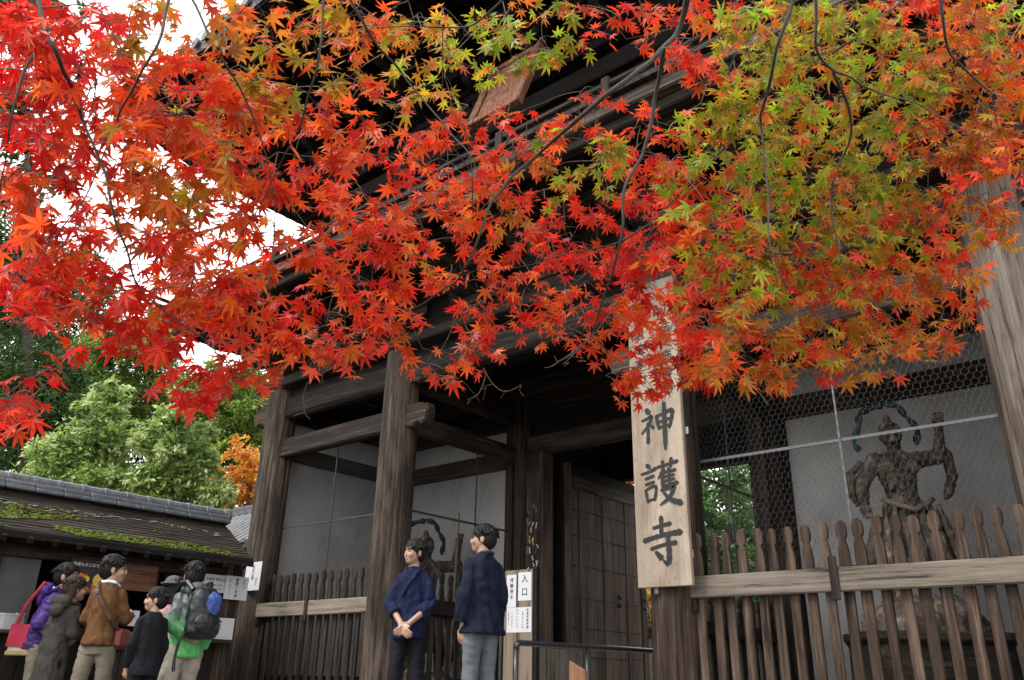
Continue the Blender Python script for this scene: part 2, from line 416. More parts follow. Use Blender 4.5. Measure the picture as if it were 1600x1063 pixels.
# bracket sets under the balcony: block + three stepped arms, small blocks, long tie beams
BR = old
def blockm(cx, cy, z0, w, h, name='bracket_block', mat=None):
    bm = NB(); r = bmesh.ops.create_cube(bm, size=1); a = w/2
    for v in r['verts']:
        k = a if v.co.z > 0 else a*.68
        v.co = (cx+math.copysign(k, v.co.x), cy+math.copysign(k, v.co.y), z0+(h if v.co.z > 0 else 0))
    tz = z0+h*.55
    box(bm, cx-a*1.001, cx+a*1.001, cy-a*1.001, cy+a*1.001, tz, z0+h+.001)
    return obj(name, bm, mat or BR('x'), gate)
def arm(p, d, L, z0, h, th, name='bracket_arm', both=True):
    """boat shaped bracket arm along unit direction d"""
    d = Vector((d[0], d[1], 0)); prof = []
    e = [(L, h), (L, h*.55), (L*.93, h*.25), (L*.8, .06*h), (L*.62, 0)]
    prof = e + ([(-a, b) for a, b in e[::-1]] if both else [(0, 0), (0, h)])
    s = Vector((-d.y, d.x, 0))*th
    bm = NB(); extrude_poly(bm, [Vector(p)+d*a+Vector((0, 0, z0+b))-s/2 for a, b in prof], s)
    return obj(name, bm, BR('x' if abs(d.x) > .5 else 'y'), gate)
BX = [PXS[0], PXS[1], PXS[1]+(PXS[2]-PXS[1])/3, PXS[1]+(PXS[2]-PXS[1])*2/3, PXS[2], PXS[3]]
BX = sorted(BX+[(PXS[0]+PXS[1])/2, (PXS[2]+PXS[3])/2])
for x in BX:
    blockm(x, 7.0, 4.763, .42, .26)
    for k in range(3):
        z = 5.025+.25*k; yk = 7.0-.42*(k+1)
        arm((x, 7.0, 0), (0, -1), .42*(k+1)+.12, z, .20, .15, both=False)
        blockm(x, yk, z+.135, .24, .115)
        arm((x, yk+.42 if k else 7.0, 0), (1, 0), .46, z, .19, .14)
        for s in (-.4, .4): blockm(x+s, yk+.42 if k else 7.0, z+.19, .19, .10)
# left corner: arms that point out along -x and along the diagonal
for k in range(3):
    z = 5.025+.25*k
    for yy in (7.0, 9.6, 12.2): arm((PXS[0], yy, 0), (-1, 0), .42*(k+1)+.12, z+.002, .196, .15, both=False)
    dg = Vector((-1, -1, 0)).normalized(); arm((PXS[0], 7.0, 0), (dg.x, dg.y), .60*(k+1)+.15, z+.004, .192, .17, both=False)
    for yy in (7.0, 9.6): blockm(PXS[0]-.42*(k+1), yy, z+.135, .24, .115)
    blockm(PXS[0]-.42*(k+1), 7.0-.42*(k+1), z+.135, .26, .115)
for k in range(3):
    beamx(PXS[0]-.42*(k)-.6, PXS[3]+.42*k+.6, 7.0-.42*k, 5.30+.25*k-.01, 5.42+.25*k+.02, .13, name='tie_beam')
    beamy(PXS[0]-.42*k, 7.0-.42*k+.1, 12.4, 5.305+.25*k, 5.435+.25*k, .125, name='tie_beam')
boxo('boarding', dark('x'), gate, PXS[0]+.1, PXS[3]-.1, 7.02, 7.07, 4.765, 5.85, bev=0)
boxo('boarding', dark('y'), gate, PXS[0]+.02, PXS[0]+.07, 7.1, 12.2, 4.765, 5.85, bev=0)
boxo('boarding', dark('y'), gate, PXS[3]-.07, PXS[3]-.02, 7.1, 12.2, 4.765, 5.85, bev=0)
# balcony: edge beams and a floor of short boards; the underside shows
BXL, BXR, BYF, BZ = PXS[0]-1.5, PXS[3]+1.5, 5.55, 5.84
boxo('balcony_edge_beam', worn('x'), gate, BXL, BXR, BYF, BYF+.16, BZ-.17, BZ+.005, bev=.02)
boxo('balcony_edge_beam', old('x'), gate, BXL+.05, BXR-.05, BYF+.10, BYF+.22, BZ-.30, BZ-.173, bev=.02)
boxo('balcony_edge_beam', old('y'), gate, BXL, BXL+.16, BYF+.163, 13.6, BZ-.165, BZ+.007, bev=.02)
boxo('balcony_edge_beam', old('y'), gate, BXL+.1, BXL+.22, BYF+.223, 13.5, BZ-.29, BZ-.168, bev=.02)
for k in range(4): beamx(BXL+.2, BXR-.2, 5.95+.33*k, BZ-.12, BZ-.005, .09, name='floor_joist')
nb = 70
for k in range(nb):
    x0 = BXL+k*(BXR-BXL)/nb
    boxo('floor_board', old('y'), gate, x0+.004, x0+(BXR-BXL)/nb-.004, BYF-.06, 7.6, BZ+.008, BZ+.05+.006*(k % 3), bev=0)
for k in range(26):
    y0 = 7.6+k*6/26
    boxo('floor_board', old('x'), gate, BXL-.06, PXS[0]+.3, y0+.004, y0+6/26-.004, BZ+.008, BZ+.05+.005*(k % 2), bev=0)
# low railing
for z, h in ((BZ+.09, .07), (BZ+.22, .06)):
    boxo('balcony_rail', old('x'), gate, BXL-.25, BXR+.25, BYF+.02, BYF+.02+h, z, z+h, bev=.015)
    boxo('balcony_rail', old('y'), gate, BXL+.02, BXL+.02+h, BYF-.25, 13.6, z+.003, z+h-.003, bev=.015)
for k in range(10):
    x = BXL+.06+k*(BXR-BXL-.12)/9
    boxo('balcony_post', old('z'), gate, x-.05, x+.05, BYF+.005, BYF+.105, BZ+.061, BZ+.33, bev=.012)
for k in range(1, 6):
    y = BYF+k*1.5
    boxo('balcony_post', old('z'), gate, BXL+.004, BXL+.104, y-.05, y+.05, BZ+.061, BZ+.33, bev=.012)
BR = dark  # upper storey and rafters: shade under the eave put into the wood colour
def UBX(*q, **k): return beamx(*q, mat=dark('x'), **k)
def UBY(*q, **k): return beamy(*q, mat=dark('y'), **k)
# upper storey
UX0, UX1, UY0, UY1 = PXS[0]+.35, PXS[3]-.35, 7.35, 11.85
UP_ = [UX0+(UX1-UX0)*t for t in (0, .28, .72, 1)]
for x in UP_:
    for y in (UY0, UY1):
        bm = pillar_mesh(int(x*10)+50, .17, BZ+.06, 8.35); bmesh.ops.translate(bm, vec=(x, y, 0), verts=bm.verts); obj('upper_pillar', bm, dark('z'), gate)
for i in range(3):
    n = [6, 9, 6][i]
    for k in range(n):
        a = UP_[i]+.17+k*(UP_[i+1]-UP_[i]-.34)/n; b = UP_[i]+.17+(k+1)*(UP_[i+1]-UP_[i]-.34)/n
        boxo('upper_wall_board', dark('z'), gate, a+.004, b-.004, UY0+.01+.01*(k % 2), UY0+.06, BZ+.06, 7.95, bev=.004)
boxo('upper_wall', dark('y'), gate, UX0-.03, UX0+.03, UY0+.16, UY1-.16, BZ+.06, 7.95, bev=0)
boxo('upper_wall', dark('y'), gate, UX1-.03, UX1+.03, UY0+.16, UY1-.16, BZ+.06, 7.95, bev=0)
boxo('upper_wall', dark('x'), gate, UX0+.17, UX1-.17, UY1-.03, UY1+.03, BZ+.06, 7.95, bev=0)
for z0, z1, th in ((6.7, 6.85, .14), (7.95, 8.25, .2), (8.36, 8.5, .42)):
    UBX(UX0-.3, UX1+.3, UY0, z0, z1, th); UBX(UX0-.3, UX1+.3, UY1, z0, z1, th)
    UBY(UX0, UY0+th/2+.003, UY1-th/2-.003, z0+.003, z1-.003, th)
for k in range(9):
    x = UX0+(UX1-UX0)*k/8
    blockm(x, UY0, 8.503, .38, .24)
    for q in range(3):
        z = 8.745+.22*q; arm((x, UY0, 0), (0, -1), .4*(q+1)+.1, z, .18, .14, both=False); arm((x, UY0-.4*q, 0), (1, 0), .42, z, .17, .13)
        blockm(x, UY0-.4*(q+1), z+.12, .22, .10)
for q in range(4): UBX(UX0-.4*q-.5, UX1+.4*q+.5, UY0-.4*q, 8.97+.2*q, 9.10+.2*q, .13, name='tie_beam')
for q in range(4): UBY(UX0-.4*q, UY0-.4*q+.1, UY1, 8.975+.2*q, 9.105+.2*q, .125, name='tie_beam')
for k in range(5):
    y = UY0+(UY1-UY0)*k/4
    for q in range(3): arm((UX0, y, 0), (-1, 0), .4*(q+1)+.1, 8.747+.22*q, .176, .14, both=False)
boxo('boarding', dark('x'), gate, UX0, UX1, UY0+.02, UY0+.06, 8.5, 9.8, bev=0)
boxo('boarding', dark('y'), gate, UX0+.02, UX0+.06, UY0+.1, UY1, 8.5, 9.8, bev=0)
# roof: eave rectangle, corner lift, concave slope up to a ridge
EX0, EX1, EY0, EY1, EZ = -13.4, 1.95, 4.35, 14.9, 9.62
RXA, RXB, RYM, RZ = -10.2, -1.3, 9.6, 13.2
def lift(u): return .42*abs(u)**4
def roofz(x, y):
    """height of the roof surface from distance to the nearest eave"""
    d = min(x-EX0, EX1-x, y-EY0, EY1-y); t = max(0, d)/(RYM-EY0)
    ux = (x-(EX0+EX1)/2)/((EX1-EX0)/2); uy = (y-(EY0+EY1)/2)/((EY1-EY0)/2)
    l = .45*(abs(ux)*abs(uy))**5
    return EZ+l+(RZ-EZ)*(.62*t+.38*t*t)
bm = NB(); nx, ny = 62, 44; g1 = []; g2 = []
for j in range(ny+1):
    r1, r2 = [], []
    for i in range(nx+1):
        x = EX0+(EX1-EX0)*i/nx; y = EY0+(EY1-EY0)*j/ny; z = roofz(x, y)
        r1.append(bm.verts.new((x, y, z))); r2.append(bm.verts.new((x, y, z-.16)))
    g1.append(r1); g2.append(r2)
for j in range(ny):
    for i in range(nx):
        bm.faces.new((g1[j][i], g1[j][i+1], g1[j+1][i+1], g1[j+1][i])); bm.faces.new((g2[j][i], g2[j+1][i], g2[j+1][i+1], g2[j][i+1]))
edge = [(0, i) for i in range(nx)]+[(j, nx) for j in range(ny)]+[(ny, i) for i in range(nx, 0, -1)]+[(j, 0) for j in range(ny, 0, -1)]
for a, b in zip(edge, edge[1:]+edge[:1]): bm.faces.new((g2[a[0]][a[1]], g2[b[0]][b[1]], g1[b[0]][b[1]], g1[a[0]][a[1]]))
roof = obj('roof', bm, M_tile_d, gate)
# rows of round cover tiles with a disc at the eave (front and left slopes, the ones that can be seen)
for k in range(54):
    x = EX0+.12+k*(EX1-EX0-.24)/53; bm = NB(); d = min(x-EX0, EX1-x, RYM-EY0)
    ys = [EY0-.03+(d+.03)*t for t in (0, .12, .3, .55, 1)]
    tube(bm, [(x, y, roofz(x, max(EY0, y))+.03) for y in ys], .075, 8); o = obj('tile_row', bm, M_tile_d, roof)
    bm = NB(); z = roofz(x, EY0)+.03; tube(bm, [(x, EY0-.06, z), (x, EY0-.034, z)], .10, 12); obj('eave_tile', bm, M_tile, roof)
for k in range(36):
    y = EY0+.12+k*(EY1-EY0-.24)/35; bm = NB(); d = min(y-EY0, EY1-y, RYM-EY0)
    xs = [EX0-.03+(d+.03)*t for t in (0, .12, .3, .55, 1)]
    tube(bm, [(x, y, roofz(max(EX0, x), y)+.03) for x in xs], .075, 8); obj('tile_row', bm, M_tile_d, roof)
    bm = NB(); z = roofz(EX0, y)+.03; tube(bm, [(EX0-.06, y, z), (EX0-.034, y, z)], .10, 12); obj('eave_tile', bm, M_tile, roof)
boxo('main_ridge', M_tile, roof, RXA+.4, RXB-.4, RYM-.2, RYM+.2, RZ-.15, RZ+.6, bev=.05)
# rafters, two tiers, front and left; fascia boards
for k in range(62):
    x = EX0+.25+k*(EX1-EX0-.5)/61; l = roofz(x, EY0)-EZ
    yin = max(EY0+.3, min(7.4, EY0+(min(x-EX0, EX1-x))+.2))
    if yin-EY0 > 1.5: baro('rafter', dark('y'), gate, (x, EY0+1.2, EZ-.30+l), (x, yin, EZ-.30+l+.25*(yin-EY0-1.2)), .09, .11, bev=0)
    baro('fly_rafter', dark('y'), gate, (x, EY0+.12, EZ-.225+l), (x, min(yin, EY0+1.75), EZ-.225+l+.14*(min(yin, EY0+1.75)-EY0-.12)), .08, .10, bev=0)
for k in range(41):
    y = EY0+.25+k*(EY1-EY0-.5)/40; l = roofz(EX0, y)-EZ
    xin = max(EX0+.3, min(-10.3, EX0+min(y-EY0, EY1-y)+.2))
    if xin-EX0 > 1.5: baro('rafter', dark('x'), gate, (EX0+1.2, y, EZ-.30+l), (xin, y, EZ-.30+l+.25*(xin-EX0-1.2)), .09, .11, bev=0)
    baro('fly_rafter', dark('x'), gate, (EX0+.12, y, EZ-.225+l), (min(xin, EX0+1.75), y, EZ-.225+l+.14*(min(xin, EX0+1.75)-EX0-.12)), .08, .10, bev=0)
def fascia(pts, name='fascia_board'):
    bm = NB(); n = len(pts); a = []
    for p in pts: a.append([bm.verts.new(Vector(p)+Vector(q)) for q in ((0, 0, -.20), (0, 0, -.165), (.05, .05, -.165), (.05, .05, -.20))])
    for p, q in zip(a, a[1:]):
        for k in range(4): bm.faces.new((p[k], q[k], q[(k+1) % 4], p[(k+1) % 4]))
    bm.faces.new(a[0]); bm.faces.new(a[-1][::-1]); obj(name, bm, dark('x'), gate)
fascia([(EX0+.03+(EX1-EX0-.1)*t/30, EY0+.03, roofz(EX0+(EX1-EX0)*t/30, EY0)) for t in range(31)])
fascia([(EX0+.03, EY0+.09+(EY1-EY0-.15)*t/30, roofz(EX0, EY0+(EY1-EY0)*t/30)) for t in range(31)])
baro('hip_rafter', dark('x'), gate, (EX0+.1, EY0+.1, EZ+.14), (-10.2, 7.55, EZ+.55), .2, .24)
boxo('eave_soffit', dark('x'), gate, -10.6, -.9, 7.2, 12, 10.4, 10.5, bev=0)
# the name plaque under the upper eave, tilted forward
pc = onY(790, 135, 6.0)
plq = thing('name_plaque', 'reddish brown wooden name plaque tilted forward under the upper eave', 'plaque', pc)
tl = Matrix.Rotation(rad(-20), 4, 'X')
def pb(name, mat, *a, bev=.01):
    bm = box(NB(), *a, bev=bev); bmesh.ops.transform(bm, matrix=tl, verts=bm.verts); return obj(name, bm, mat, plq, world=False)
M_plq = wood('z', (.06, .024, .012), (.17, .068, .034), (.30, .15, .085), .5)
pb('panel', M_plq, -.30, .30, -.02, .03, -.52, .52)
for s in (-1, 1): pb('frame_side', M_plq, s*.36-.06, s*.36+.06, -.05, .05, -.62, .62); pb('frame_end', M_plq, -.298, .298, -.048, .048, s*.57-.05, s*.57+.05)
pb('hanger', old('z'), -.03, .03, .05, .12, .5, 1.5)

# ---------------------------------------------------------------- walls of the two side bays, plaster between timbers
def plas(x0, x1, y0, y1, z0, z1): return boxo('plaster_panel', M_plaster, gate, x0, x1, y0, y1, z0, z1, bev=0)
for (a, b) in ((PXS[0], PXS[1]), (PXS[2], PXS[3])):
    beamx(a+.2, b-.2, 9.6, .12, .42, .18)
    plas(a+.2, b-.2, 9.57, 9.63, .42, 3.50); plas(a+.2, b-.2, 9.57, 9.63, 3.79, 4.12)
    for z in (.05,): boxo('bay_floor', old('x'), gate, a+.2, b-.2, 7.1, 9.5, .02, .10, bev=0)
    beamx(a+.2, b-.2, 12.2, .12, .42, .18)
    for k in range(12):
        x0 = a+.2+k*(b-a-.4)/12; boxo('rear_board', dark('z'), gate, x0+.003, x0+(b-a-.4)/12-.003, 12.17, 12.22+.008*(k % 2), .42, 3.5, bev=0)
    boxo('upper_boarding', dark('x'), gate, a+.2, b-.2, 12.16, 12.2, 3.792, 4.118, bev=0)
for x in (PXS[0], PXS[3]):
    for j in range(2):
        plas(x-.03, x+.03, PYS[j]+.2, PYS[j+1]-.2, .42, 3.53); plas(x-.03, x+.03, PYS[j]+.2, PYS[j+1]-.2, 3.78, 4.14)
        beamy(x, PYS[j]+.2, PYS[j+1]-.2, .12, .42, .17)
# rear rooms' passage walls
for x in (PXS[1], PXS[2]):
    beamy(x, 9.8, 12.0, .12, .42, .17)
    for k in range(10):
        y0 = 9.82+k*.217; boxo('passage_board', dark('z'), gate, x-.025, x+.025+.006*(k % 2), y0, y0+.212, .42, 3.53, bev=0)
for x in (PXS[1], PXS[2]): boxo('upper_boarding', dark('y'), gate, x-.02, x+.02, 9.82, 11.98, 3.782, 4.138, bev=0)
# middle row of the passage: jambs, lintel, boards over it, threshold
for s, xp in ((1, PXS[1]), (-1, PXS[2])):
    if s < 0: boxo('door_jamb', old('z'), gate, xp-.27, xp-.2, 9.52, 9.68, .12, 3.66, bev=.008); continue
    a, b = sorted((xp+s*.20, xp+s*.46)); boxo('door_jamb', old('z'), gate, a, b, 9.50, 9.70, .12, 3.66, bev=.01)
    a, b = sorted((xp+s*.463, xp+s*.53)); boxo('door_jamb', brown('z'), gate, a, b, 9.46, 9.74, .12, 3.66, bev=.008)
beamx(PXS[1]+.2, PXS[2]-.2, 9.6, 3.664, 3.95, .22); beamx(PXS[1]+.2, PXS[2]-.2, 9.6, 4.3, 4.6, .2)
for k in range(16):
    x0 = PXS[1]+.2+k*(PXS[2]-PXS[1]-.4)/16; boxo('transom_board', dark('z'), gate, x0+.003, x0+(PXS[2]-PXS[1]-.4)/16-.003, 9.57, 9.62, 3.95, 4.3, bev=0)
boxo('threshold', old('x'), gate, PXS[1]+.2, PXS[2]-.2, 9.5, 9.7, .0, .14, bev=.02)
# rear opening lintel
beamx(PXS[1]+.2, PXS[2]-.2, 12.2, 3.74, 4.1, .2)
# big door leaves, folded back along the passage
def worn_door(a): return wood(a, (.016, .0098, .0066), (.055, .034, .023), (.16, .115, .085), .5)
def door(x, s):
    d = obj('door', box(NB(), x-.03, x+.03, 10.0, 12.25, .16, 3.60), dark('z'), gate)
    n = 9; y0, y1 = 10.14, 12.11
    for k in range(n):
        a = y0+k*(y1-y0)/n
        boxo('door_plank', worn_door('z'), d, *sorted((x+s*.031, x+s*(.048+.006*((k*5) % 3)))), a+.004, a+(y1-y0)/n-.004, .30, 3.22, bev=.003)
    for a, b in ((10.0, 10.137), (12.113, 12.25)): boxo('door_stile', brown('z'), d, *sorted((x+s*.031, x+s*.075)), a, b, .16, 3.60, bev=.006)
    for a, b in ((.16, .297), (3.223, 3.42)): boxo('door_rail', brown('y'), d, *sorted((x+s*.031, x+s*.072)), 10.14, 12.11, a, b, bev=.006)
    bm = NB()
    for z in (.75, 1.15, 1.58, 2.05, 2.5, 2.9):
        for q in range(34):
            y = y0+.05+q*(y1-y0-.1)/33; ell(bm, (x+s*.058, y, z), (.012, .011, .011), seg=6)
    obj('nail_heads', bm, M_iron, d, kind='stuff')
    for z in (1.68, 1.55):
        bm = NB(); ell(bm, (x+s*.07, 11.45, z), (.035, .04, .04), seg=10); obj('door_stud', bm, M_iron, d)
        bm = NB(); ell(bm, (x+s*.09, 12.18, z), (.03, .035, .035), seg=10); obj('door_stud', bm, M_iron, d)
door(-7.42, 1); door(-4.13, -1)
# paper slips pasted on the left jamb and pillar
rs = random.Random(3)
slipcols = [plain('slip_white', (.62, .61, .58), .85, .1), plain('slip_grey', (.17, .16, .15), .85, .2), plain('slip_yellow', (.5, .38, .12), .85, .1), plain('slip_dark', (.07, .062, .055), .85, .2)]
for k in range(46):
    if k < 12: x = rs.uniform(-7.76, -7.71); w, h = rs.uniform(.03, .05), rs.uniform(.12, .2); mt = slipcols[3 if k % 3 else 1]
    else: x = rs.uniform(-7.69, -7.50); w, h = rs.uniform(.012, .02), rs.uniform(.04, .10); mt = slipcols[rs.choice([0, 0, 0, 1, 1, 3, 2])]
    z = rs.uniform(1.55, 3.3) if k < 12 else min(3.1, max(1.2, rs.gauss(1.95, .42)))
    bm = NB(); box(bm, -w/2, w/2, -.001, .001, -h/2, h/2)
    bmesh.ops.rotate(bm, matrix=Matrix.Rotation(rs.gauss(0, .22 if k >= 12 else .03), 3, 'Y'), verts=bm.verts)
    bmesh.ops.translate(bm, vec=(x, 9.4955-.0015*(k % 3), z), verts=bm.verts); obj('paper_slip', bm, mt, gate)
for txt, z in (('八', 2.45), ('連', 2.62), ('福', 2.2)):
    bm = text_mesh(txt, .13); bmesh.ops.translate(bm, vec=(-7.735, 9.489, z), verts=bm.verts); obj('slip_lettering', bm, slipcols[1], gate)

# ---------------------------------------------------------------- picket fences (front of both bays, both passage sides)
def picket_mesh(name='picket'):
    prof = [(.039, .02), (.040, 1.0), (.045, 1.40), (.044, 1.47), (.037, 1.53), (.026, 1.575), (.024, 1.59), (.039, 1.610), (.044, 1.643), (.043, 1.69), (.033, 1.722), (.016, 1.743)]
    pts = [(w, 0, z) for w, z in prof]+[(-w, 0, z) for w, z in prof[::-1]]
    bm = NB(); extrude_poly(bm, [Vector((x, -.018, z)) for x, y, z in pts], (0, .036, 0))
    bmesh.ops.bevel(bm, geom=[e for e in bm.edges if abs(e.verts[0].co.y-e.verts[1].co.y) < 1e-5], offset=.006, segments=1, affect='EDGES')
    me = bpy.data.meshes.new(name); bm.to_mesh(me); bm.free(); return me
pickets = {}
def fence(label, a, b, n, railmat, pickmat, clip=None, rz=0):
    """fence from point a to point b (on the floor)"""
    a, b = Vector(a), Vector(b); d = (b-a); L = d.length; ang = math.atan2(d.y, d.x)
    f = thing('picket_fence', label, 'fence', a, ang, None)
    if pickmat.name not in pickets: me = picket_mesh(); me.materials.append(pickmat); pickets[pickmat.name] = me
    rr = random.Random(label)
    for k in range(n):
        o = bpy.data.objects.new('picket', pickets[pickmat.name]); C.objects.link(o); o.parent = f
        o.location = ((k+.5)*L/n+rr.uniform(-.005, .005), .03+rr.uniform(-.004, .004), rr.uniform(-.015, .012))
        o.rotation_euler = (rr.gauss(0, .004), rr.gauss(0, .004), rr.gauss(0, .02)); o.scale = (rr.uniform(.94, 1.06), 1, 1)
    def loc(name, mat, *q, bev=.008): return obj(name, box(NB(), *q, bev=bev), mat, f, world=False)
    loc('rail', railmat, .0, L, -.055, .0, 1.17, 1.36, bev=.012)
    loc('back_rail', dark('x'), .0, L, .052, .10, 1.20, 1.38)
    loc('bottom_rail', old('x'), .0, L, -.04, .10, .10, .28)
    if clip: loc('rail_clip', old('z'), clip-.035, clip+.035, -.075, -.056, 1.10, 1.45)
    for e in (.0, L): loc('rail_bracket', old('z'), e-.05, e+.05, -.05, .06, 1.05, 1.165)
    return f
fence('picket fence with pale grey rail in front of the large statue at right', (PXS[2]+.2, 6.93, 0), (PXS[3]-.2, 6.93, 0), 19, pale('x'), brown('z'), 1.32)
fence('picket fence with pale rail across the left bay beside the shop', (PXS[0]+.2, 6.93, 0), (PXS[1]-.2, 6.93, 0), 15, pale('x'), old('z'), 1.18)
fence('dark picket fence along the left side of the passage behind the standing men', (PXS[1]-.03, 9.36, 0), (PXS[1]-.03, 7.24, 0), 13, old('x'), old('z'))
fence('dark picket fence along the right side of the passage behind the sign board', (PXS[2]+.03, 7.24, 0), (PXS[2]+.03, 9.36, 0), 13, old('x'), old('z')).scale = (1, 1, .74)

# ---------------------------------------------------------------- wire screens: hexagonal netting and thin bars
def screen(label, o, ux, L, z0, z1, vb, hb, M_barmetal=M_bardark):
    o = Vector(o); ux = Vector(ux); n = Vector((0, 0, 1)).cross(ux)
    s = thing('wire_screen', label, 'screen', o)
    P = lambda u, z, q=0: o+ux*u+Vector((0, 0, z))+n*q
    w = .058; hh = w/math.sqrt(3); r = .0011; V = []; F = []
    def seg(u0, a0, u1, a1, rr):
        if not (0 <= u0 <= L and 0 <= u1 <= L and z0 <= a0 <= z1 and z0 <= a1 <= z1): return
        d = Vector((u1-u0, a1-a0)).normalized(); t = Vector((-d.y, d.x)); b0 = len(V)
        for (u, a) in ((u0, a0), (u1, a1)):
            for k in range(3):
                c, q = math.cos(2*PI*k/3)*rr, math.sin(2*PI*k/3)*rr
                V.append(P(u+t.x*c, a+t.y*c, q)-o)
        for k in range(3): F.append((b0+k, b0+(k+1) % 3, b0+3+(k+1) % 3, b0+3+k))
    row = 0; z = z0
    while z < z1:
        u = (row % 2)*w/2
        while u < L+w:
            j = lambda q: .004*noise.noise(Vector((q*7.3, z*5.1, u*3)))
            seg(u, z, u, z+hh, r*1.5); seg(u, z+hh, u+w/2, z+hh*1.5, r); seg(u, z+hh, u-w/2, z+hh*1.5, r); u += w
        z += hh*1.5; row += 1
    me = bpy.data.meshes.new('netting'); me.from_pydata(V, [], F)
    link('netting', me, M_wire, s, 'stuff')
    for u in vb: bm = NB(); bar(bm, P(u, z0, .012), P(u, z1, .012), .018, .012, n); obj('screen_bar', bm, M_barmetal, s)
    for z in hb: bm = NB(); bar(bm, P(0, z, .028), P(L, z, .028), .02, .026); obj('screen_bar', bm, M_barmetal, s)
    for u, q in ((.03, 1), (L-.03, 1)): bm = NB(); bar(bm, P(u, z0, -.02), P(u, z1, -.02), .07, .05, n); obj('screen_frame', bm, old('z'), s)
    return s
screen('hexagonal wire screen in front of the large statue at right', (PXS[2]+.22, 7.10, 0), (1, 0, 0), PXS[3]-PXS[2]-.44, 1.2, 4.1, [1.42], [2.47], M_barmetal)
screen('hexagonal wire screen over the left fence between the two left pillars', (PXS[0]+.22, 7.10, 0), (1, 0, 0), PXS[1]-PXS[0]-.44, 1.2, 3.5, [1.18], [2.45])
screen('wire screen along the left side of the passage above the dark fence', (PXS[1]+.02, 7.22, 0), (0, 1, 0), 2.16, 1.2, 3.53, [1.35], [2.48])
screen('wire screen along the right side of the passage behind the tall sign', (PXS[2]-.02, 7.22, 0), (0, 1, 0), 2.16, 1.2, 3.53, [1.2], [2.48])

# ---------------------------------------------------------------- tall name board on the pillar
SX0, SX1, SY, SZ0, SZ1 = -4.105, -3.545, 6.70, 1.26, 4.35
sg = thing('sign_board', 'tall pale wooden name board with large black brush characters on gate pillar', 'sign', ((SX0+SX1)/2, SY, SZ0))
M_sign = wood('z', (.185, .147, .112), (.255, .207, .16), (.32, .265, .21), .6, .7, 7, False)
# rain stains and grime over the sign's timber
nt = M_sign.node_tree; b = nt.nodes['Principled BSDF']; old_col = b.inputs['Base Color'].links[0].from_socket
stn = ramp(nt, noise_tex(nt, coords(nt, (1, 1, .22), False), 6, 6, .65), [(.42, (1, 1, 1)), (.66, (.62, .58, .55))]).outputs[0]
spt = ramp(nt, noise_tex(nt, coords(nt, (1, 1, .6), False), 38, 3, .6), [(.60, (1, 1, 1)), (.74, (.55, .5, .46))]).outputs[0]
nt.links.new(mixc(nt, 1., mixc(nt, 1., old_col, stn, 'MULTIPLY'), spt, 'MULTIPLY'), b.inputs['Base Color'])
boxo('board', M_sign, sg, SX0, SX1, SY, SY+.055, SZ0, SZ1, bev=.006)
for z in (1.6, 3.9): boxo('board_batten', old('x'), sg, SX0+.05, SX1-.05, SY+.056, SY+.10, z, z+.08)
boxo('hook', M_barmetal, sg, SX0+.16, SX0+.20, SY+.02, SY+.06, SZ0-.06, SZ0-.002)
KAN = [
 # kami
 ([[(.23, .97), (.31, .87)], [(.10, .70), (.24, .73), (.37, .78), (.32, .62), (.08, .36)], [(.27, .62), (.26, .30), (.25, .12)], [(.33, .56), (.41, .47)],
   [(.52, .76), (.54, .58), (.58, .42)], [(.52, .75), (.72, .79), (.95, .84), (.93, .62), (.86, .40)], [(.58, .59), (.86, .64)], [(.60, .45), (.86, .47)], [(.74, 1.06), (.74, .6), (.73, .1), (.72, -.12)]],
  [[.11, .12], [.06, .07, .08, .08, .04], [.08, .08, .10], [.05, .09], [.09, .08, .07], [.06, .07, .10, .09, .06], [.05, .06], [.06, .06], [.09, .11, .10, .05]]),
 # protect
 ([[(.17, .95), (.25, .88)], [(.02, .74), (.22, .77), (.43, .84)], [(.13, .61), (.36, .66)], [(.13, .47), (.36, .51)], [(.12, .34), (.17, .04)], [(.12, .34), (.40, .40), (.36, .08)], [(.17, .08), (.38, .10)],
   [(.47, .86), (.72, .89), (1.02, .94)], [(.62, .99), (.63, .80)], [(.86, 1.03), (.83, .82)], [(.64, .80), (.55, .66), (.48, .58)], [(.60, .70), (.60, .36)], [(.76, .80), (.80, .74)], [(.60, .70), (.96, .74)],
   [(.61, .60), (.92, .63)], [(.61, .50), (.92, .53)], [(.58, .38), (1.0, .43)], [(.78, .72), (.78, .42)], [(.54, .29), (.78, .32), (.90, .35), (.76, .10), (.50, -.06)], [(.60, .24), (.80, .04), (1.06, -.06)]],
  [[.09, .10], [.06, .07, .09], [.07, .07], [.07, .07], [.07, .06], [.05, .07, .07], [.05, .05], [.06, .06, .08], [.07, .06], [.08, .05], [.08, .06, .03], [.08, .08], [.06, .08], [.05, .06], [.05, .05], [.05, .05],
   [.06, .07], [.06, .05], [.05, .06, .09, .07, .03], [.05, .09, .12]]),
 # temple
 ([[(.28, .78), (.52, .82), (.74, .85)], [(.50, 1.02), (.50, .80), (.48, .60)], [(.02, .50), (.30, .56), (.65, .61), (1.0, .63)], [(.20, .30), (.52, .37), (.86, .40)], [(.66, .56), (.67, .3), (.66, .02), (.60, -.06), (.50, .03)], [(.32, .22), (.46, .08)]],
  [[.07, .08, .09], [.10, .10, .08], [.11, .09, .09, .13], [.08, .07, .10], [.09, .11, .12, .09, .03], [.07, .13]])]
for (st_, ws_), zc in zip(KAN, (2.575, 2.025, 1.485)):
    bm = NB(); sz = .395
    for q, (p, w) in enumerate(zip(st_, ws_)): brush(bm, p, [x*1.22 for x in w], lambda u, v, q=q: Vector((SX0+.085+u*sz, SY-.002-.0004*q, zc+v*sz)))
    obj('lettering', bm, M_ink, sg)
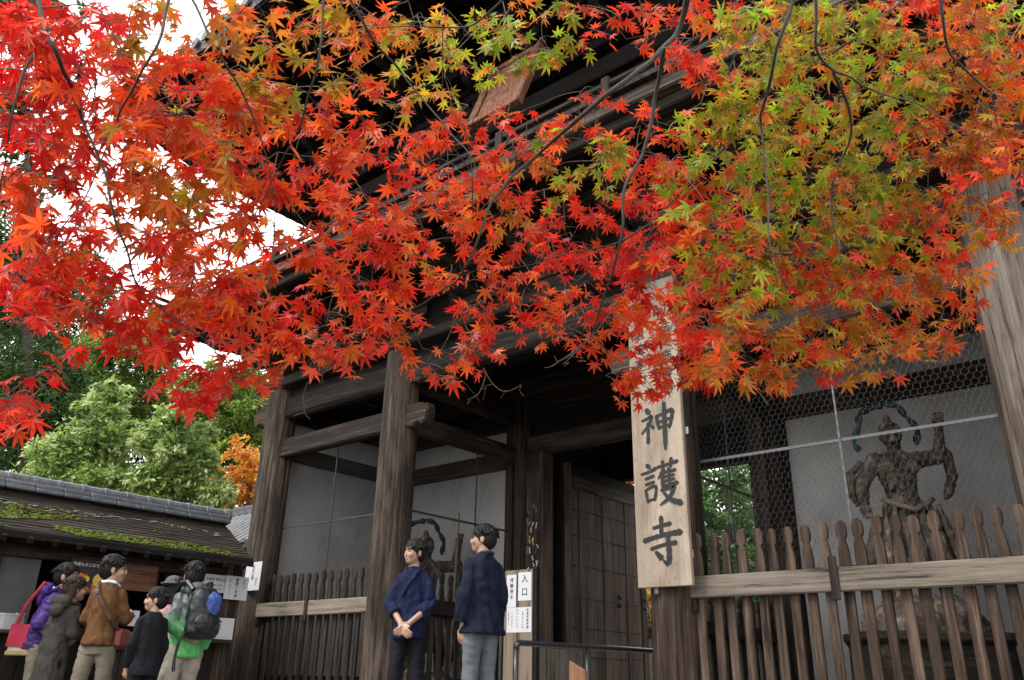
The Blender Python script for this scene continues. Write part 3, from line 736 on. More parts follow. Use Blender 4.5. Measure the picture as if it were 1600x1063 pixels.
for txt, x, z in (('弘法大師霊場', SX0+.43, 3.95), ('遺迹本山', SX0+.13, 3.78)):
    bm = text_mesh(txt, .135, pitch=1.22); bmesh.ops.translate(bm, vec=(x, SY-.002, z), verts=bm.verts); obj('lettering', bm, M_ink, sg)
# small paper tags on the pillar beside it
for k, (px, py) in enumerate(((1074, 673), (1082, 865))):
    p = onY(px, py, 6.79); bm = NB(); box(bm, p.x-.012, p.x+.016, 6.775, 6.78, p.z-.035, p.z+.035)
    tag(obj('paper_tag', bm, M_paper), ['small white paper tag beside the first big character of the sign', 'small white paper tag beside the last big character of the sign'][k], 'paper tag')

# ---------------------------------------------------------------- guardian statues
M_statue, nt, b = newmat('flaking_painted_wood'); v = coords(nt, (1, 1, .7), False); a_ = noise_tex(nt, v, 9, 7, .7); f_ = noise_tex(nt, v, 45, 4, .6)
c_ = ramp(nt, a_, [(.38, (.016, .012, .009)), (.48, (.05, .036, .027)), (.56, (.115, .082, .06)), (.68, (.24, .19, .15))]).outputs[0]
nt.links.new(mixc(nt, .6, c_, ramp(nt, f_, [(.35, (.25, .24, .23)), (.65, (1, 1, 1))]).outputs[0], 'MULTIPLY'), b.inputs['Base Color']); b.inputs['Roughness'].default_value = .8; bump(nt, b, f_, .5, .01)
M_statue_l = stone_mat('old_gilt_wood', (.10, .075, .052), (.24, .185, .14), 9)
M_scarf = plain('faded_green_paint', (.010, .036, .034), .8, .6, 9, .3)
def statue(label, loc, rz, spear, mirror=1, sc=1.0):
    s = thing('guardian_statue', label, 'statue', loc, rz); s.scale = (mirror*sc, sc, sc)
    bm = NB()                                   # local: faces -y, feet at z .55
    loft(bm, [(0, .02, .95, .17, .15), (0, .0, 1.15, .24, .19), (0, .0, 1.40, .21, .18), (.0, .01, 1.56, .16, .14), (-.01, 0, 1.66, .165, .14), (-.02, 0, 1.85, .22, .16), (-.02, .0, 1.98, .22, .13), (-.02, .01, 2.06, .10, .09)])
    cap(bm, (-.12, 0, 1.1), (-.19, -.06, .85), .15, .10); cap(bm, (-.19, -.06, .85), (-.20, .02, .52), .09, .06); ell(bm, (-.20, -.05, .48), (.06, .12, .05))
    cap(bm, (.12, 0, 1.1), (.27, -.03, .82), .15, .10); cap(bm, (.27, -.03, .82), (.30, .05, .52), .09, .06); ell(bm, (.31, -.02, .48), (.06, .12, .05))
    cap(bm, (-.01, 0, 2.05), (-.02, -.02, 2.18), .075, .07); ell(bm, (-.03, -.02, 2.25), (.118, .125, .135)); ell(bm, (-.03, -.11, 2.17), (.07, .055, .05)); ell(bm, (-.03, -.145, 2.25), (.026, .035, .035)); ell(bm, (-.03, -.14, 2.19), (.045, .02, .008))
    for q in (-1, 1): ell(bm, (-.03+q*.05, -.13, 2.30), (.042, .025, .016)); ell(bm, (-.03+q*.06, -.11, 2.22), (.035, .035, .03)); ell(bm, (-.03+q*.11, 0, 2.27), (.02, .03, .045))
    ell(bm, (-.03, .01, 2.44), (.035, .035, .06)); ell(bm, (-.03, .01, 2.34), (.11, .12, .06)); ell(bm, (-.03, .01, 2.40), (.05, .05, .03))
    ell(bm, (-.12, -.1, 1.86), (.11, .07, .09)); ell(bm, (.09, -.1, 1.86), (.11, .07, .09))
    # raised arm (viewer's right), fist up; lowered arm, hand spread low
    cap(bm, (.20, 0, 1.96), (.44, -.05, 1.98), .095, .075); cap(bm, (.44, -.05, 1.98), (.47, -.10, 2.28), .072, .048)
    ell(bm, (.475, -.11, 2.36), (.06, .055, .07)); [cap(bm, (.445+.022*q, -.12, 2.40), (.43+.032*q, -.15, 2.46), .017, .013, 6) for q in range(4)]; cap(bm, (.43, -.13, 2.33), (.395, -.16, 2.37), .017, .013, 6)
    cap(bm, (-.24, 0, 1.95), (-.40, .03, 1.70), .095, .08); cap(bm, (-.40, .03, 1.70), (-.46, -.14, 1.45), .075, .05)
    ell(bm, (-.47, -.17, 1.38), (.055, .06, .06))
    for q in range(4): cap(bm, (-.50+q*.026, -.19, 1.36), (-.52+q*.03, -.23, 1.26+.012*abs(q-1)), .014, .010, 6)
    cap(bm, (-.43, -.2, 1.40), (-.40, -.25, 1.37), .016, .011, 6)
    [cap(bm, (-.15+q*.06, -.13-.02*math.sin(q), 1.62+.04*(q % 2)), (-.13+q*.055, -.15, 1.72), .03, .03, 8) for q in range(5)]; fuse('body', bm, M_statue, s, .011, 1, .010, (15, 15, 12))
    bm = NB()                                   # knee length skirt with a fluttering side
    loft(bm, [(.03, .0, .76, .36, .26), (.02, 0, .95, .31, .25), (.0, 0, 1.2, .265, .22), (0, 0, 1.44, .215, .195), (0, 0, 1.50, .19, .17)], p=2)
    cap(bm, (.32, .02, 1.35), (.50, .05, .72), .05, .09); cap(bm, (-.3, 0, 1.3), (-.44, .04, .8), .05, .08)
    for q in range(7): cap(bm, (-.26+q*.09, -.19, 1.42), (-.33+q*.12, -.27, .8), .02, .05, 8)
    fuse('skirt', bm, M_statue, s, .014, 1, .014, (18, 18, 3))
    bm = NB(); tube(bm, [(-.26, -.12, 1.5), (-.15, -.23, 1.42), (0, -.27, 1.36), (.15, -.23, 1.42), (.26, -.12, 1.5)], .03, 8); obj('waist_cord', bm, M_statue_l, s, world=False, smooth=True)
    bm = NB(); tube(bm, [(.28, -.16, 1.40), (.40, -.18, 1.15), (.52, -.12, .85), (.55, -.1, .7)], [.02, .035, .04, .02], 6); obj('skirt_hem', bm, M_statue_l, s, world=False)
    bm = NB()                                   # scarf looping behind the head and hanging from the raised arm
    for q, (rx, rz, t0, t1) in enumerate(((.33, .37, -.35, PI*.55), (.35, .36, PI*.5, PI+.5))):
        bm = NB(); pts = [(rx*math.cos(t)*(1+.08*math.sin(6*t))-.02, .10+.04*math.sin(4*t), 2.28+rz*math.sin(t)) for t in np.linspace(t0, t1, 16)]
        tube(bm, pts, [.016+.030*abs(math.sin(i*.9+q)) for i in range(16)], 6); obj('scarf', bm, M_scarf, s, world=False, smooth=True)
    for pts, rs_ in (([(.46, .0, 2.2), (.56, .02, 2.0), (.57, .03, 1.78), (.50, .02, 1.6), (.44, 0, 1.52)], [.03, .06, .06, .05, .02]), ([(-.36, .05, 1.95), (-.5, .06, 1.82), (-.52, .05, 1.6), (-.48, .02, 1.45)], [.03, .05, .05, .02])):
        bm = NB(); cap(bm, pts[0], pts[0], .01, .01) if False else tube(bm, pts, rs_, 8); fuse('arm_scarf', bm, M_statue, s, .012, 1, .012, (14, 14, 14))
    if not spear:
        bm = NB(); loft(bm, [(0, 0, -.78, .72, .55), (0, 0, .0, .70, .53), (0, 0, .06, .74, .56), (0, 0, .13, .74, .56)], 24, 6); obj('pedestal', bm, old('x'), s, world=False)
    if spear:
        bm = NB(); tube(bm, [(.30, -.34, .5), (.36, -.30, 2.75)], .016, 8); obj('staff', bm, M_statue_l, s, world=False)
    bm = NB(); loft(bm, [(0, 0, .10, .62, .45), (0, 0, .3, .58, .42), (.02, 0, .42, .42, .32), (.03, 0, .47, .36, .28)]); fuse('rock_base', bm, M_statue, s, .03, 1, .03, (6, 6, 6))
    return s
sp = onY(1410, 800, 8.35)
statue('large weathered guardian statue with raised arm behind the right wire screen', (sp.x, 8.45, .80), rad(34), False, 1, .89)
statue('shadowed guardian statue with tall staff inside the left bay', (onX(682, 800, -9.15).x, onX(682, 800, -9.15).y-.15, 0), rad(70), True, 1, 1.02)

# ---------------------------------------------------------------- notices in the passage
nbx = onY(832, 900, 7.9).x
nb_ = thing('notice_board', 'brown plywood notice board with white paper notices beside passage fence', 'notice board', (nbx-.2, 7.9, 0))
M_ply = wood('z', (.13, .095, .068), (.19, .145, .108), (.24, .19, .15), .4, .7, 8)
zt = onY(820, 890, 7.9).z
boxo('board', M_ply, nb_, nbx-.44, nbx, 7.9, 7.92, .3, zt, bev=.002)
boxo('board_post', dark('z'), nb_, nbx-.02, nbx+.05, 7.923, 7.99, .0, zt+.03); boxo('board_post', dark('z'), nb_, nbx-.45, nbx-.38, 7.923, 7.99, .0, zt+.03)
def notice(px0, py0, px1, py1, label, texts, Y=7.896, par=None):
    a, b = onY(px0, py0, Y), onY(px1, py1, Y)
    n = thing('paper_notice', label, 'notice', ((a.x+b.x)/2, Y, b.z))
    boxo('sheet', M_paper, n, a.x, b.x, Y, Y+.002, b.z, a.z, bev=0)
    W_, H_ = b.x-a.x, a.z-b.z
    for (t, u, v, sz, p) in texts:
        bm = text_mesh(t, H_*sz, pitch=p); bmesh.ops.translate(bm, vec=(a.x+W_*u, Y-.0015, a.z-H_*v), verts=bm.verts); obj('lettering', bm, M_ink, n)
    return n
notice(810, 895, 830, 938, 'white paper with two large entrance characters on the notice board', [('入口', .5, .25, .30, 1.55)])
notice(792, 899, 806, 949, 'narrow white paper notice half hidden by the taller man', [('拝観券を', .55, .18, .15, 1.15)])
notice(792, 950, 830, 988, 'wide white notice with several columns of writing low on the board', [('金堂拝観時間', .85, .12, .12, 1.15), ('午前九時より午後', .66, .2, .075, 1.15), ('ライトアップ', .42, .12, .11, 1.2), ('十一月一日より', .22, .2, .08, 1.15), ('午後五時まで', .08, .2, .08, 1.15)])
pn = onY(395, 905, 6.74)
n = notice(386, 880, 404, 922, 'white paper notice pasted on the leftmost gate pillar', [('特別公開', .5, .18, .13, 1.0), ('拝観料', .25, .62, .08, 1.1), ('御案内', .75, .62, .08, 1.1)], Y=6.75)
# grey board leaning at the foot of the door
gp = [onX(838, 1012, -7.1), onX(911, 1021, -7.1)]
gb = thing('grey_panel', 'weathered grey board panel standing in front of the big door', 'panel', (-7.1, gp[0].y, 0))
n_ = 5
for k in range(n_):
    a = gp[0].y+(gp[1].y-gp[0].y)*k/n_; b = gp[0].y+(gp[1].y-gp[0].y)*(k+1)/n_
    boxo('plank', pale('z'), gb, -7.13, -7.10+.003*(k % 2), a+.002, b-.002, .03, gp[0].z, bev=.002)
boxo('cross_batten', old('y'), gb, -7.16, -7.131, gp[0].y, gp[1].y, .3, .4)
# black handrail
hr = thing('handrail', 'black metal handrail running into the passage below the sign board', 'handrail', (-4.65, 5.6, 0))
M_black = plain('black_enamel', (.02, .02, .022), .28, .1, 10, 0, 0, .5)
obj('rail', tube(NB(), [(-4.70, 5.66, .70), (-4.70, 5.67, .735), (-4.697, 5.70, .75), (-4.56, 7.82, .75), (-4.555, 7.86, .735), (-4.554, 7.87, .70)], .026, 10), M_black, hr, smooth=True)
for x, y in ((-4.70, 5.66), (-4.63, 6.62), (-4.554, 7.87)): obj('post', tube(NB(), [(x, y, 0), (x, y, .73)], .022, 8), M_black, hr, smooth=True)
# small wooden post top in front of it
wp = onY(903, 1046, 6.1)
wb = thing('wooden_post', 'short reddish brown wooden post with slanted top below the handrail', 'post', (wp.x, 6.1, 0), rad(28))
bm = NB(); extrude_poly(bm, [(-.07, -.05, 0), (.07, -.05, 0), (.07, -.05, wp.z-.01), (-.07, -.05, wp.z+.07)], (0, .10, 0)); bmesh.ops.bevel(bm, geom=list(bm.edges), offset=.008, segments=1, affect='EDGES')
obj('post', bm, wood('z', (.14, .06, .03), (.26, .12, .065), (.36, .19, .11), .4), wb, world=False)
boxo('foot', old('x'), wb, wp.x-.16, wp.x+.16, 6.05, 6.2, 0, .05)
# fence and gate post seen beyond the door
p0 = onY(990, 990, 14.0); p1 = onY(1030, 990, 14.0)
ff = fence('short picket fence seen in the gap beyond the open door', (p0.x-1.2, 14.0, p0.z-1.27), (p1.x+.3, 14.0, p0.z-1.27), 12, pale('x'), old('z'))

# ================================================================== TICKET BOOTH
WX = -9.75
booth = thing('ticket_booth', 'low dark wooden ticket booth with mossy shingle roof and counter', 'booth', (-11, 3.2, G))
EVX, EVZ, RGX, RGZ, BY0, BY1 = -9.38, 1.77, -10.2, 2.30, -.6, 5.98
sl = (RGZ-EVZ)/(RGX-EVX)
M_shing = wood('y', (.013, .0105, .008), (.034, .027, .021), (.095, .080, .066), .3, .85)
nc = 15
for k in range(nc):                             # overlapping shingle courses, eave to ridge
    t0 = k/nc; t1 = min(1, (k+1.35)/nc); rr = random.Random(k)
    x0, x1 = EVX+(RGX-EVX)*t0, EVX+(RGX-EVX)*t1; z0, z1 = EVZ+(RGZ-EVZ)*t0, EVZ+(RGZ-EVZ)*t1
    bm = NB(); n = 46; top = []; bot = []
    for i in range(n+1):
        y = BY0+(BY1-BY0)*i/n; j = rr.uniform(-.009, .009)
        top.append((bm.verts.new((x0+j, y, z0+.030+rr.uniform(-.003, .003))), bm.verts.new((x1, y, z1+.012)))); bot.append((bm.verts.new((x0+j, y, z0+.008)), bm.verts.new((x1, y, z1-.01))))
    for i in range(n):
        a, b, c, d = top[i], top[i+1], bot[i], bot[i+1]
        bm.faces.new((a[0], b[0], b[1], a[1])); bm.faces.new((c[0], c[1], d[1], d[0])); bm.faces.new((a[0], c[0], d[0], b[0]))
    for e in (0, n): bm.faces.new((top[e][0], top[e][1], bot[e][1], bot[e][0]))
    obj('shingle_course', bm, M_shing, booth)
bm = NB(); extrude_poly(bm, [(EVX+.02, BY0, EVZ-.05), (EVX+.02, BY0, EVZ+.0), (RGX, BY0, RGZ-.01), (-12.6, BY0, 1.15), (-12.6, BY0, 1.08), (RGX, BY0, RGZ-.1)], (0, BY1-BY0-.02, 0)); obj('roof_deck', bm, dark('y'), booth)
for k in range(26):
    y = BY0+.1+k*(BY1-BY0-.25)/25; baro('rafter', dark('x'), booth, (EVX+.06, y, EVZ-.09), (RGX, y, RGZ-.145), .05, .06, 0)
# gutter lip and eave board
boxo('eave_board', dark('y'), booth, EVX+.0, EVX+.03, BY0, BY1, EVZ-.07, EVZ+.005, bev=.004)
# ridge: two flat courses and a round course, tile by tile
for z, w, nm in ((RGZ+.01, .17, 'flat_ridge_tile'), (RGZ+.062, .13, 'flat_ridge_tile')):
    for k in range(21):
        y = BY0+k*(BY1-BY0)/21; boxo(nm, M_tile, booth, RGX-w, RGX+w, y+.003, y+(BY1-BY0)/21-.003, z, z+.048, bev=.01)
for k in range(24):
    y = BY0+k*(BY1-BY0)/24; L = (BY1-BY0)/24; bm = NB()
    tube(bm, [(RGX, y+.002, RGZ+.135), (RGX, y+L*.80, RGZ+.135), (RGX, y+L*.82, RGZ+.135), (RGX, y+L-.002, RGZ+.135)], [.075, .075, .083, .083], 12)
    obj('round_ridge_tile', bm, M_tile, booth, smooth=False)
bm = NB(); tube(bm, [(RGX, BY1-.01, RGZ+.12), (RGX, BY1+.035, RGZ+.12)], .115, 14); obj('ridge_end_tile', bm, M_tile, booth)
# moss clumps along the lower slope
rm = random.Random(11); bm = NB(); bmesh.ops.create_icosphere(bm, subdivisions=1, radius=1)
IV = [v.co.copy() for v in bm.verts]; IF_ = [[v.index for v in f.verts] for f in bm.faces]; bm.free(); MV, MF = [], []
for k in range(8000):
    y = BY0+(BY1-BY0)*rm.random(); f = (y-2.6)/3.2; t = abs(rm.gauss(0, .34-.20*min(1, max(0, f))))+.01
    if rm.random() < max(.0, f)*.6: continue
    if t > .62 or noise.noise(Vector((y*1.3, t*5, 0))) < -.10+.28*max(0, f): continue
    x = EVX+(RGX-EVX)*t; z = EVZ+(RGZ-EVZ)*t+.03; s = rm.uniform(.008, .030)*(1.15-.55*min(1, max(0, f)))
    k0 = len(MV)
    for v in IV:
        c = Vector((x+v.x*s, y+v.y*s*1.5, z+v.z*s*.45)); MV.append(c+Vector((noise.noise(c*60), noise.noise(c*60+Vector((5, 0, 0))), noise.noise(c*60+Vector((0, 9, 0)))))*.01)
    MF += [[k0+i for i in f] for f in IF_]
M_moss = plain('moss', (.085, .108, .013), .95, .55, 22, .6)
me = bpy.data.meshes.new('moss'); me.from_pydata(MV, [], MF); link('moss', me, M_moss, booth, 'stuff').matrix_parent_inverse = pmat(booth).inverted()
bm = NB()                                       # a line of pale lichen and fallen petals under the ridge
for k in range(90):
    y = rm.uniform(.5, 5.8); t = .62+.03*rm.gauss(0, 1)+.04*math.sin(y*3); x = EVX+(RGX-EVX)*t; z = EVZ+(RGZ-EVZ)*t+.036; s = rm.uniform(.004, .014)
    box(bm, x-s, x+s, y-s*2, y+s*2, z, z+.004)
obj('pale_flecks', bm, plain('lichen', (.5, .48, .43), .9), booth, 'stuff')
# walls and counter
CTZ = onX(223, 994, WX+.22).z
n = 30
for k in range(n):
    y = BY0+.2+k*(BY1-BY0-.25)/n; boxo('wall_board', old('z'), booth, WX+.0, WX+.02+.004*(k % 2), y+.002, y+(BY1-BY0-.25)/n-.002, G, CTZ-.03, bev=.002)
boxo('counter', brown('y'), booth, WX-.25, WX+.24, BY0+.2, BY1-.05, CTZ-.035, CTZ, bev=.008)
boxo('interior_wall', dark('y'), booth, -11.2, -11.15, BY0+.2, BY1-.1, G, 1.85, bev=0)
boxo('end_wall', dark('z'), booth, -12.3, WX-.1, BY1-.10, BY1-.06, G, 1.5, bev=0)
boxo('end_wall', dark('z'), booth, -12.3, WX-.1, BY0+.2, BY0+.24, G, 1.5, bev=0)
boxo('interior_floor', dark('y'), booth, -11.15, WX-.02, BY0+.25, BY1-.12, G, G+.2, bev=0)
boxo('corner_board', brown('z'), booth, WX-.09, WX+.03, BY1-.04, BY1+.10, G, EVZ+.02)
for y in (.2, 1.9, 3.15, 4.35, BY1-.10): boxo('booth_post', brown('z') if y > 5 else old('z'), booth, WX-.06, WX+.04, y-.05, y+.05, G, EVZ+.05)
boxo('lintel', old('y'), booth, WX-.05, WX+.035, BY0+.2, BY1-.15, 1.56, 1.69)
for k in range(18):
    y = BY0+.2+k*(BY1-BY0-.3)/18; boxo('frieze_board', old('z'), booth, WX-.02, WX+.01, y+.002, y+(BY1-BY0-.3)/18-.002, 1.693, 1.95, bev=0)
# grey sliding screens at the left and a boarded bay at the right end
M_screenb = plain('grey_screen_board', (.085, .083, .08), .8, .15, 6, .05)
for a, b in ((1.95, 3.10), (3.2, 3.62)): boxo('sliding_screen', M_screenb, booth, WX-.05, WX-.03, a, b, CTZ+.002, 1.558, bev=.003)
boxo('sliding_screen', dark('z'), booth, WX-.05, WX-.03, 5.05, 5.82, CTZ+.002, 1.558, bev=.003)
for y in (3.15, 4.95): boxo('screen_stile', pale('z') if y < 4 else old('z'), booth, WX-.03, WX+.0, y-.018, y+.018, CTZ+.002, 1.558, bev=.003)
# things on and at the counter
def wallrect(px0, py0, px1, py1, X): a, b = onX(px0, py0, X), onX(px1, py1, X); return a.y, b.y, b.z, a.z
def wall_sheet(name, label, cat, r, X, mat, texts=(), th=.004, inkm=None):
    y0, y1, z0, z1 = r; n = thing(name, label, cat, (X, (y0+y1)/2, z0)); boxo('sheet', mat, n, X, X+th, y0, y1, z0, z1, bev=0)
    for q, (t, u, v, sz, p, vert) in enumerate(texts):
        bm = text_mesh(t, (z1-z0)*sz, vert, p); bmesh.ops.rotate(bm, matrix=Matrix.Rotation(PI/2, 3, 'Z'), verts=bm.verts)
        bmesh.ops.translate(bm, vec=(X+th+.0015, y0+(y1-y0)*u, z1-(z1-z0)*v), verts=bm.verts); obj('lettering', bm, inkm or M_ink, n)
    return n
M_wht = plain('white_ink', (.75, .74, .7), .8, .05, 10, 0)
wall_sheet('paper_notice', 'wide white paper notice right of the green jacket on the booth', 'notice', wallrect(318, 896, 357, 928, WX+.06), WX+.06, M_paper, [('大師堂 特別公開', .5, .28, .2, 1, False), ('拝観料 五百円', .5, .6, .13, 1, False), ('十一月三日まで', .5, .82, .13, 1, False)])
wall_sheet('paper_notice', 'white paper with vertical writing nearest the pillar on the booth', 'notice', wallrect(354, 899, 384, 939, WX+.09), WX+.09, M_paper, [('護摩ご祈祷', .5, .16, .155, 1.12, True), ('参拝の方', .82, .16, .09, 1.15, True), ('お申し込み下さい', .2, .16, .085, 1.15, True)])
wall_sheet('paper_notice', 'blank white sheet standing on the counter right of the backpack', 'notice', wallrect(338, 965, 362, 1000, WX+.12), WX+.12, M_paper, [('御朱印', .25, .2, .15, 1.15, True)])
wall_sheet('paper_notice', 'small white sheet hung beside the brown jacket sleeve', 'notice', wallrect(193, 953, 214, 979, WX+.10), WX+.10, M_paper, [('案内', .6, .4, .25, 1, False)])
pst = wall_sheet('poster', 'dark poster with glowing orange autumn leaves behind the brown jacket man', 'poster', wallrect(113, 872, 178, 932, WX+.06), WX+.06, plain('poster_dark', (.03, .022, .02), .5, .4, 5, 0), [('高雄もみじのライトアップ', .5, .16, .115, 1, False)], inkm=M_wht)
y0, y1, z0, z1 = wallrect(113, 872, 178, 932, WX+.06)
rp = random.Random(5); cols = [plain('poster_orange', (.55, .16, .02), .6), plain('poster_red', (.35, .05, .02), .6), plain('poster_yellow', (.65, .42, .08), .6)]
for k in range(34):
    u, v = rp.random(), abs(rp.gauss(0, .28)); s = rp.uniform(.012, .035); bm = NB(); X = WX+.0645+.0004*k
    if v > .6: continue
    bmesh.ops.create_circle(bm, cap_ends=True, radius=s, segments=7); bmesh.ops.rotate(bm, matrix=Matrix.Rotation(PI/2, 3, 'Y'), verts=bm.verts)
    bmesh.ops.translate(bm, vec=(X, y0+(y1-y0)*(.06+.88*u), z0+.04+(z1-z0)*v), verts=bm.verts); obj('print', bm, cols[k % 3], pst)
bm = NB(); bmesh.ops.create_circle(bm, cap_ends=True, radius=.075, segments=24); bmesh.ops.rotate(bm, matrix=Matrix.Rotation(PI/2, 3, 'Y'), verts=bm.verts)
bmesh.ops.translate(bm, vec=(WX+.08, y0+(y1-y0)*.62, z0+(z1-z0)*.42), verts=bm.verts); obj('print', bm, cols[2], pst)
wall_sheet('wooden_notice', 'reddish brown wooden notice board behind the brown jacket man', 'notice board', wallrect(193, 880, 240, 926, WX+.07), WX+.07, wood('y', (.07, .028, .018), (.13, .055, .035), (.17, .08, .05), .4), [('拝観料', .5, .25, .1, 1, False), ('大人 五百円', .5, .5, .1, 1, False), ('小人 二百円', .5, .72, .1, 1, False)], th=.02, inkm=plain('faded_ink', (.05, .025, .018), .8))
M_glass, nt, b = newmat('clear_plastic'); b.inputs['Base Color'].default_value = (.9, .93, .95, 1); b.inputs['Transmission Weight'].default_value = .85; b.inputs['Roughness'].default_value = .12; b.inputs['IOR'].default_value = 1.3
for k, px in enumerate((22, 32)):
    p = onX(px, 979, WX+.08); bt = thing('water_bottle', ['left one of two clear bottles on the booth counter', 'right one of two clear bottles on the booth counter'][k], 'bottle', (WX+.08, p.y, CTZ+.002), 0, 'bottles on the counter')
    bm = NB(); tube(bm, [(0, 0, 0), (0, 0, .01), (0, 0, .10), (0, 0, .135), (0, 0, .15)], [.028, .032, .032, .014, .013], 14); obj('bottle_body', bm, M_glass, bt, world=False, smooth=True)
    bm = NB(); tube(bm, [(0, 0, .151), (0, 0, .168)], .015, 12); obj('bottle_cap', bm, M_paper, bt, world=False)
p = onX(8, 979, WX+.08); tb = thing('plastic_tub', 'translucent white tub at the left end of the counter', 'tub', (WX+.08, p.y, CTZ+.002))
bm = NB(); loft(bm, [(0, 0, 0, .075, .085), (0, 0, .14, .09, .10)], 20, 4); obj('tub_body', bm, plain('milky_plastic', (.42, .43, .44), .4), tb, world=False)
bm = NB(); loft(bm, [(0, 0, .142, .095, .106), (0, 0, .155, .095, .106)], 20, 4); obj('lid', bm, plain('milky_lid', (.5, .5, .5), .4), tb, world=False)
p = onX(212, 990, WX+.12); bx = thing('blue_tray', 'small blue tray with leaflets on the booth counter', 'tray', (WX+.1, p.y, CTZ+.002))
bm = NB(); box(bm, -.07, .07, -.13, .13, 0, .02, .005); obj('tray', bm, plain('blue_plastic', (.03, .06, .19), .4), bx, world=False)
for k in range(3): bm = NB(); box(bm, -.055, .055, -.12+.08*k, -.05+.08*k, .0205, .03+.003*k); obj('leaflet', bm, M_paper, bx, world=False)
# storehouse with a tiled roof behind the booth
sh = thing('tiled_storehouse', 'low building with pale grey tiled roof between booth and gate', 'building', (-16, 11, G))
ra = onY(345, 806, 10.0); rb = onY(412, 797, 10.0); ez = onY(380, 850, 8.8).z; rz_ = (ra.z+rb.z)/2
xa, xb = ra.x-1.0, rb.x+2.2
boxo('wall', old('z'), sh, xa+.3, xb-.3, 9.1, 11.2, G, ez-.12, bev=0)
bm = NB(); extrude_poly(bm, [(xa, 8.7, ez-.1), (xa, 8.7, ez-.03), (xa, 10.0, rz_-.1), (xa, 11.4, ez-.03), (xa, 11.4, ez-.1), (xa, 10, rz_-.2)], (xb-xa, 0, 0)); obj('roof_deck', bm, M_tile_d, sh)
k = 0; x = xa+.1
M_tile_l = plain('pale_roof_tile', (.30, .31, .32), .5, .3, 8, .2)
while x < xb-.05:
    bm = NB(); tube(bm, [(x, 8.66, ez+.0), (x, 10.0, rz_-.07)], .06, 8); obj('tile_row', bm, M_tile_l, sh)
    for q in range(5):
        t0 = q/5; y0 = 8.68+1.3*t0; z0 = ez-.02+(rz_-.09-ez+.02)*t0; y1 = y0+.26; z1 = z0+(rz_-.07-ez)*.2
        bm = NB(); bar(bm, (x+.125, y0, z0+.03), (x+.125, y1, z1+.005), .13, .025); obj('flat_tile', bm, M_tile_l, sh)
    x += .25
boxo('ridge', M_tile, sh, xa, xb, 9.9, 10.1, rz_-.08, rz_+.04, bev=.02); bm = NB(); tube(bm, [(xa, 10, rz_+.07), (xb, 10, rz_+.07)], .07, 10); obj('ridge_cap', bm, M_tile, sh)

# ================================================================== PEOPLE
def skinmat(name, c):
    m, nt, b = newmat(name); n = noise_tex(nt, coords(nt, (1, 1, 1)), 30, 4)
    nt.links.new(ramp(nt, n, [(.3, tuple(x*.9 for x in c)), (.7, c)]).outputs[0], b.inputs['Base Color'])
    b.inputs['Roughness'].default_value = .5; b.inputs['Subsurface Weight'].default_value = .12; b.inputs['Subsurface Radius'].default_value = (.02, .008, .004); return m
M_skin = skinmat('skin', (.38, .22, .155)); M_lip = plain('lip', (.26, .125, .098), .5); M_hair = plain('black_hair', (.008, .007, .0065), .6, .4, 90, .5, 0, .2)
M_hairb = plain('brown_hair', (.022, .012, .008), .6, .4, 90, .5, 0, .2)
M_eye = plain('eye', (.02, .015, .012), .2, .05, 10, 0); M_sole = plain('shoe', (.03, .028, .027), .6)
def cloth(name, c, rough=.85, scale=220, var=.22):
    m, nt, b = newmat(name); v = coords(nt, (1, 1, 1)); w = noise_tex(nt, v, scale, 2, .5); l = noise_tex(nt, v, 7, 4, .6)
    c1 = ramp(nt, l, [(.3, tuple(x*(1-var) for x in c)), (.7, tuple(min(1, x*(1+var)) for x in c))]).outputs[0]
    nt.links.new(c1, b.inputs['Base Color']); b.inputs['Roughness'].default_value = rough; b.inputs['Sheen Weight'].default_value = .0
    b.inputs['Specular IOR Level'].default_value = .2; bump(nt, b, w, .25, .003); return m
def head_prims(bm, c, M):
    """head about 0.23 tall, centre c, M = rotation of the head (faces +y)"""
    T = lambda x, y, z: Vector(c)+M @ Vector((x, y, z))
    def e(x, y, z, rx, ry, rz): ell(bm, T(x, y, z), (rx, ry, rz), M.to_3x3(), 14)
    e(0, -.012, .03, .074, .092, .085); e(0, .022, -.03, .062, .066, .075); e(0, .045, -.075, .038, .04, .032)
    e(0, .086, -.012, .012, .018, .026); e(0, .092, -.028, .016, .014, .011)
    e(0, .072, .034, .05, .02, .012); e(0, .078, -.058, .024, .014, .007); e(0, .076, -.068, .022, .014, .007)
    for s in (-1, 1): e(s*.037, .062, -.025, .026, .022, .026); e(s*.077, -.008, -.012, .010, .02, .032)
def hand_prims(bm, w, d, side, curl=.35, sc=1.0, n=Vector((0, 1, 0))):
    """palm and five fingers from wrist w along direction d; n = palm normal"""
    d = Vector(d).normalized(); n = (n-d*n.dot(d)).normalized(); s = d.cross(n)*side
    w = Vector(w); pc = w+d*.045*sc
    for q in (-1, 0, 1): cap(bm, w+d*.005+s*q*.014*sc, pc+d*.04*sc+s*q*.026*sc, .017*sc, .016*sc, 8)
    for k, L in enumerate((.062, .074, .070, .054)):
        a = pc+d*.043*sc+s*(.033-.022*k)*sc; q1 = a+(d*math.cos(curl)+n*math.sin(curl))*L*.5*sc; q2 = q1+(d*math.cos(2.2*curl)+n*math.sin(2.2*curl))*L*.5*sc
        cap(bm, a, q1, .0095*sc, .0088*sc, 8); cap(bm, q1, q2, .0086*sc, .007*sc, 8)
    a = w+d*.02*sc+s*.028*sc; q1 = a+(d*.7+s*.55+n*.25).normalized()*.036*sc; q2 = q1+(d*.9+s*.1+n*.3).normalized()*.03*sc
    cap(bm, a, q1, .012*sc, .0105*sc, 8); cap(bm, q1, q2, .010*sc, .008*sc, 8)
